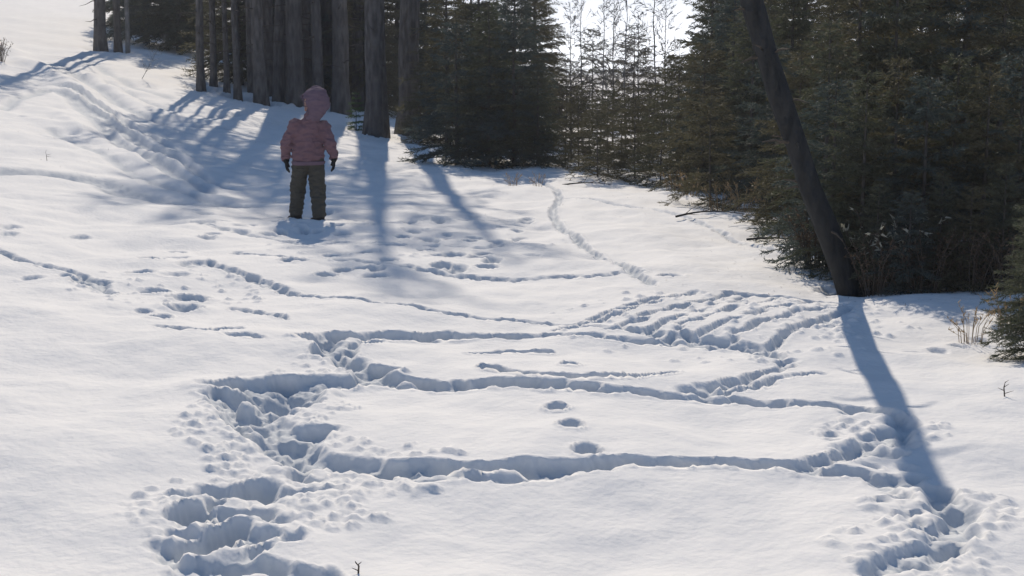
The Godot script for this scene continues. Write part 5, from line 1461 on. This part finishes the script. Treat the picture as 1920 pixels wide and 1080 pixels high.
		["tall_a", "spruce_tree", 9.40, 26.00, 0.700, 0, "dark evergreen in the unlit depth of the wood behind the front rows", "dark evergreens in the depth of the wood"],
		["tall_a", "spruce_tree", -14.07, 51.75, 0.694, 0, "dark evergreen in the unlit depth of the wood behind the front rows", "dark evergreens in the depth of the wood"],
		["tall_b", "spruce_tree", -13.09, 53.47, 0.788, 0, "dark evergreen in the unlit depth of the wood behind the front rows", "dark evergreens in the depth of the wood"],
		["tall_c", "spruce_tree", -11.36, 50.64, 0.737, 0, "dark evergreen in the unlit depth of the wood behind the front rows", "dark evergreens in the depth of the wood"],
		["tall_a", "spruce_tree", -9.43, 49.01, 0.702, 0, "dark evergreen in the unlit depth of the wood behind the front rows", "dark evergreens in the depth of the wood"],
		["tall_b", "spruce_tree", -8.24, 47.84, 0.780, 0, "dark evergreen in the unlit depth of the wood behind the front rows", "dark evergreens in the depth of the wood"],
		["tall_c", "spruce_tree", -7.32, 50.60, 0.692, 0, "dark evergreen in the unlit depth of the wood behind the front rows", "dark evergreens in the depth of the wood"],
		["tall_a", "spruce_tree", -6.42, 50.74, 0.660, 0, "dark evergreen in the unlit depth of the wood behind the front rows", "dark evergreens in the depth of the wood"],
		["tall_b", "spruce_tree", -5.11, 47.92, 0.699, 0, "dark evergreen in the unlit depth of the wood behind the front rows", "dark evergreens in the depth of the wood"],
		["tall_c", "spruce_tree", -3.90, 49.02, 0.686, 0, "dark evergreen in the unlit depth of the wood behind the front rows", "dark evergreens in the depth of the wood"],
		["tall_a", "spruce_tree", -3.02, 50.82, 0.847, 0, "dark evergreen in the unlit depth of the wood behind the front rows", "dark evergreens in the depth of the wood"],
		["tall_b", "spruce_tree", -1.50, 50.99, 0.796, 0, "dark evergreen in the unlit depth of the wood behind the front rows", "dark evergreens in the depth of the wood"],
		["tall_c", "spruce_tree", -0.54, 51.97, 0.744, 0, "dark evergreen in the unlit depth of the wood behind the front rows", "dark evergreens in the depth of the wood"],
		["tall_a", "spruce_tree", 0.90, 51.29, 0.747, 0, "dark evergreen in the unlit depth of the wood behind the front rows", "dark evergreens in the depth of the wood"],
		["tall_b", "spruce_tree", 5.13, 34.70, 0.560, 0, "dark evergreen in the unlit depth of the wood behind the front rows", "dark evergreens in the depth of the wood"],
		["tall_c", "spruce_tree", 6.46, 35.68, 0.625, 0, "dark evergreen in the unlit depth of the wood behind the front rows", "dark evergreens in the depth of the wood"],
		["tall_a", "spruce_tree", 7.30, 35.47, 0.675, 0, "dark evergreen in the unlit depth of the wood behind the front rows", "dark evergreens in the depth of the wood"],
		["tall_b", "spruce_tree", 8.83, 36.90, 0.608, 0, "dark evergreen in the unlit depth of the wood behind the front rows", "dark evergreens in the depth of the wood"],
		["tall_c", "spruce_tree", 10.80, 39.91, 0.573, 0, "dark evergreen in the unlit depth of the wood behind the front rows", "dark evergreens in the depth of the wood"],
		["tall_a", "spruce_tree", 10.47, 34.11, 0.532, 0, "dark evergreen in the unlit depth of the wood behind the front rows", "dark evergreens in the depth of the wood"],
		["tall_b", "spruce_tree", 12.23, 36.08, 0.531, 0, "dark evergreen in the unlit depth of the wood behind the front rows", "dark evergreens in the depth of the wood"],
		["tall_c", "spruce_tree", 13.14, 36.08, 0.652, 0, "dark evergreen in the unlit depth of the wood behind the front rows", "dark evergreens in the depth of the wood"],
		["fir_a", "fir_tree", 2.71, 10.20, 0.360, 0, "knee-high fir at thicket foot just right of leaning trunk base", "firs of the dark thicket at the right"],
		["fir_b", "fir_tree", 2.89, 10.00, 0.340, 0, "knee-high bluish fir at thicket foot below the pale speckled shrub", "firs of the dark thicket at the right"],
		["fir_a", "fir_tree", 3.14, 10.10, 0.380, 0, "knee-high dark fir at the middle of the thicket foot", "firs of the dark thicket at the right"],
		["fir_c", "fir_tree", 3.31, 9.95, 0.340, 0, "knee-high olive fir at thicket foot, second from right edge", "firs of the dark thicket at the right"],
		["fir_a", "fir_tree", 3.56, 10.00, 0.400, 0, "knee-high dark fir at thicket foot beside the right edge", "firs of the dark thicket at the right"],
		["shrub", "shrub", 2.48, 11.18, 0.950, 0, "brown leafy shrub in the snow left of the leaning trunk", ""],
		["shrub", "shrub", 2.51, 12.00, 0.600, 0, "smaller brown twiggy shrub just left of the larger brown shrub", ""],
		["frosted", "shrub", 2.81, 10.25, 1.350, 0, "pale speckled shrub in front of the dark thicket right of leaning trunk", ""],
		["shrub", "shrub", 2.65, 10.00, 0.800, 0, "dark low shrub at thicket foot right of the leaning trunk", ""],
		["shrub", "shrub", 3.00, 9.95, 0.900, 0, "dark low shrub at thicket foot below the bluish fir", ""],
		["shrub", "shrub", 3.31, 9.90, 0.900, 0, "dark low shrub at thicket foot near the right edge", ""],
		["shrub", "shrub", 3.56, 9.80, 0.850, 0, "dark low shrub at thicket foot cut by the right edge", ""],
		["weeds", "dry_grass_tuft", 2.12, 18.22, 1.000, 0, "tan dry weeds farthest left in the sunny snow below the sky gap", "dry weeds along the wood edge"],
		["weeds", "dry_grass_tuft", 2.25, 17.46, 1.100, 0, "tan dry weeds left of the small fir's bare stem", "dry weeds along the wood edge"],
		["weeds", "dry_grass_tuft", 2.40, 15.93, 1.200, 0, "tan dry weeds around the foot of the small bare-stemmed fir", "dry weeds along the wood edge"],
		["weeds", "dry_grass_tuft", 2.59, 15.51, 1.200, 0, "tan dry weeds between the bare-stemmed fir and the thicket", "dry weeds along the wood edge"],
		["weeds", "dry_grass_tuft", 2.88, 15.51, 1.300, 0, "tan dry weeds against the dark firs nearest to the brown shrubs", "dry weeds along the wood edge"],
		["weeds", "dry_grass_tuft", 0.01, 18.98, 0.700, 0, "short dry stalks in the snow below the middle of the fir clump", "dry weeds along the wood edge"],
		["weeds", "dry_grass_tuft", 0.35, 19.00, 0.700, 0, "short dry stalks where the two thin tracks meet", "dry weeds along the wood edge"],
		["fir_a", "fir_tree", 3.41, 8.68, 0.520, 0, "added dark fir mostly outside the right edge, placed to cast shadow on sunny snow", ""],  # extra fir, added beyond the edge for the shadow it throws
		["fir_a", "fir_tree", 2.94, 7.72, 0.400, 0, "little dark fir cut by the right edge, alone in sunny snow before the thicket", ""],
		["weeds", "dry_grass_tuft", 3.08, 8.41, 1.000, 0, "dry stalks in bright snow beside the little fir at the right edge", "dry weeds along the wood edge"],
		["weeds", "dry_grass_tuft", 2.79, 8.29, 0.800, 0, "dry stalks in bright snow below the thicket, left of the little fir", "dry weeds along the wood edge"],
		["shrub", "shrub", -12.24, 33.65, 1.000, 0, "dark low bush in the snowbank cut by the far left edge", ""],
	]
	for r in rows:
		var sz: float = r[4]
		copy_of(kinds[r[0]], r[1], r[6], on_ground(r[2], r[3], 0.03), rng.randf() * TAU, Vector3(sz * rng.randf_range(0.92, 1.08), sz, sz * rng.randf_range(0.92, 1.08)), r[7], Vector3(0, 0, r[5] if r[5] != 0.0 else (rng.randf_range(-0.03, 0.03) if r[1] == "pine_tree" else 0.0)))
	for k in kinds:
		kinds[k].free()
	build_snag(on_ground(2.54, 10.21))
	build_child(on_ground(-2.15, 14.67, 0.05))
	small_twig(1, 0.08, on_ground(2.42, 6.64), "short dark twig upright in clean snow near the right edge")
	small_twig(2, 0.045, on_ground(-0.50, 4.30), "small dark twig poking up at the bottom of the snowman outline")
	small_twig(3, 0.12, on_ground(-6.03, 18.02), "dark twig in the smooth snow at far left below the sled run")
	fallen_branch(3, 0.8, on_ground(2.14, 14.95), 0.3, "fallen dead branch lying in snow below the small bare-stemmed fir")
	fallen_branch(4, 0.7, on_ground(2.53, 12.94), -0.5, "fallen dead branch in shade left of the brown shrubs")
	fallen_branch(5, 0.7, on_ground(1.06, 19.65), 0.1, "fallen dead branch in snow at foot of the airy firs")
	fallen_branch(6, 1, on_ground(-1.31, 24.36), 0.2, "fallen dead branch between twin pines and the black fir clump")
	build_litter(rng)
	print("all ms ", Time.get_ticks_msec() - t0)

func build_snag(at: Vector3) -> void:
	var o := thing("leaning_trunk", "dark dead trunk leaning left at the edge of the thicket, casting a long shadow", "tree", at)
	var rng := RandomNumberGenerator.new()
	rng.seed = 90
	var v := PackedVector3Array()
	var n := PackedVector3Array()
	var wv := PackedVector3Array()
	var wn := PackedVector3Array()
	var pts := []
	var rad := []
	for i in 14:
		var t := i / 13.0
		var y := -0.15 + 4.1 * t
		pts.append(Vector3(-0.37 * y - 0.05 * sin(t * 5.0), y, 0.03 * sin(t * 7.0)) + rv(rng) * 0.008)
		rad.append(0.09 * (1.0 - 0.22 * t) * (1.3 if i == 0 else 1.0) * rng.randf_range(0.9, 1.1))
	pts.append(pts[-1] + Vector3(-0.03, 0.12, 0.01))
	rad.append(0.02)
	tube(v, n, pts, rad, 12)
	for k in 22:
		var i := rng.randi_range(2, 12)
		var a := rng.randf() * TAU
		var d := Vector3(cos(a), rng.randf_range(-0.2, 0.5), sin(a)) * rng.randf_range(0.15, 0.4)
		tube(wv, wn, [pts[i], pts[i] + d * 0.6, pts[i] + d + Vector3(0, -0.03, 0)], [0.014, 0.009, 0.003], 5)
	part("trunk", mesh_of(v, n), M.bark_dead, o)
	part("branch_stubs", mesh_of(wv, wn), M.twig, o)

func small_twig(sd: int, length: float, at: Vector3, label: String) -> void:
	var o := part(numbered("twig"), twig_mesh(sd, length), M.twig, self)
	o.position = at
	o.set_meta("label", label)
	o.set_meta("category", "twig")

func build_litter(rng: RandomNumberGenerator) -> void:
	# needles, bark flakes and bits of twig blown onto the snow along the edge of the wood
	var v := PackedVector3Array()
	var n := PackedVector3Array()
	for k in 5200:
		var x := 0.0
		var d := 0.0
		if k % 4 == 0:
			x = rng.randf_range(-8.0, 4.0)
			d = rng.randf_range(15.0, 24.0)
		elif k % 4 == 1:
			x = rng.randfn(2.7, 0.55)
			d = rng.randf_range(9.2, 19.0)
		else:
			x = rng.randf_range(-7.0, 2.4)
			d = rng.randfn(24.5, 3.0)
		var at := on_ground(x, d, -0.006)
		var dir := Vector3(rng.randf_range(-1, 1), rng.randf_range(-0.05, 0.25), rng.randf_range(-1, 1)).normalized() * rng.randf_range(0.008, 0.035)
		blade(v, n, at, dir, rng.randf_range(0.002, 0.007), Vector3.UP)
	var o := part("forest_litter", mesh_of(v, n), M.twig, self)
	o.set_meta("kind", "stuff")
	o.set_meta("label", "scattered needles and bark flakes on the snow along the wood edge")
	o.set_meta("category", "litter")

func fallen_branch(sd: int, length: float, at: Vector3, turn: float, label: String) -> void:
	var rng := RandomNumberGenerator.new()
	rng.seed = sd
	var v := PackedVector3Array()
	var n := PackedVector3Array()
	var wv := PackedVector3Array()
	var wn := PackedVector3Array()
	var pts := []
	var rad := []
	for i in 8:
		var t := i / 7.0
		pts.append(Vector3((t - 0.5) * length, 0.02 + 0.05 * sin(t * 3.0) * length, 0.06 * length * sin(t * 4.0 + sd)))
		rad.append(lerpf(0.012, 0.003, t))
	tube(v, n, pts, rad, 7)
	for k in 9:
		var i := rng.randi_range(1, 6)
		var d := Vector3(rng.randf_range(0.2, 0.8), rng.randf_range(-0.1, 0.5), rng.randf_range(-0.6, 0.6)) * length * rng.randf_range(0.15, 0.4)
		tube(wv, wn, [pts[i], pts[i] + d * 0.5, pts[i] + d + rv(rng) * 0.04], [0.005, 0.0035, 0.0012], 4)
	var o := thing("fallen_branch", label, "branch", at)
	o.rotation.y = turn
	part("stick", mesh_of(v, n), M.bark_dead, o)
	part("side_twigs", mesh_of(wv, wn), M.twig, o).set_meta("kind", "stuff")
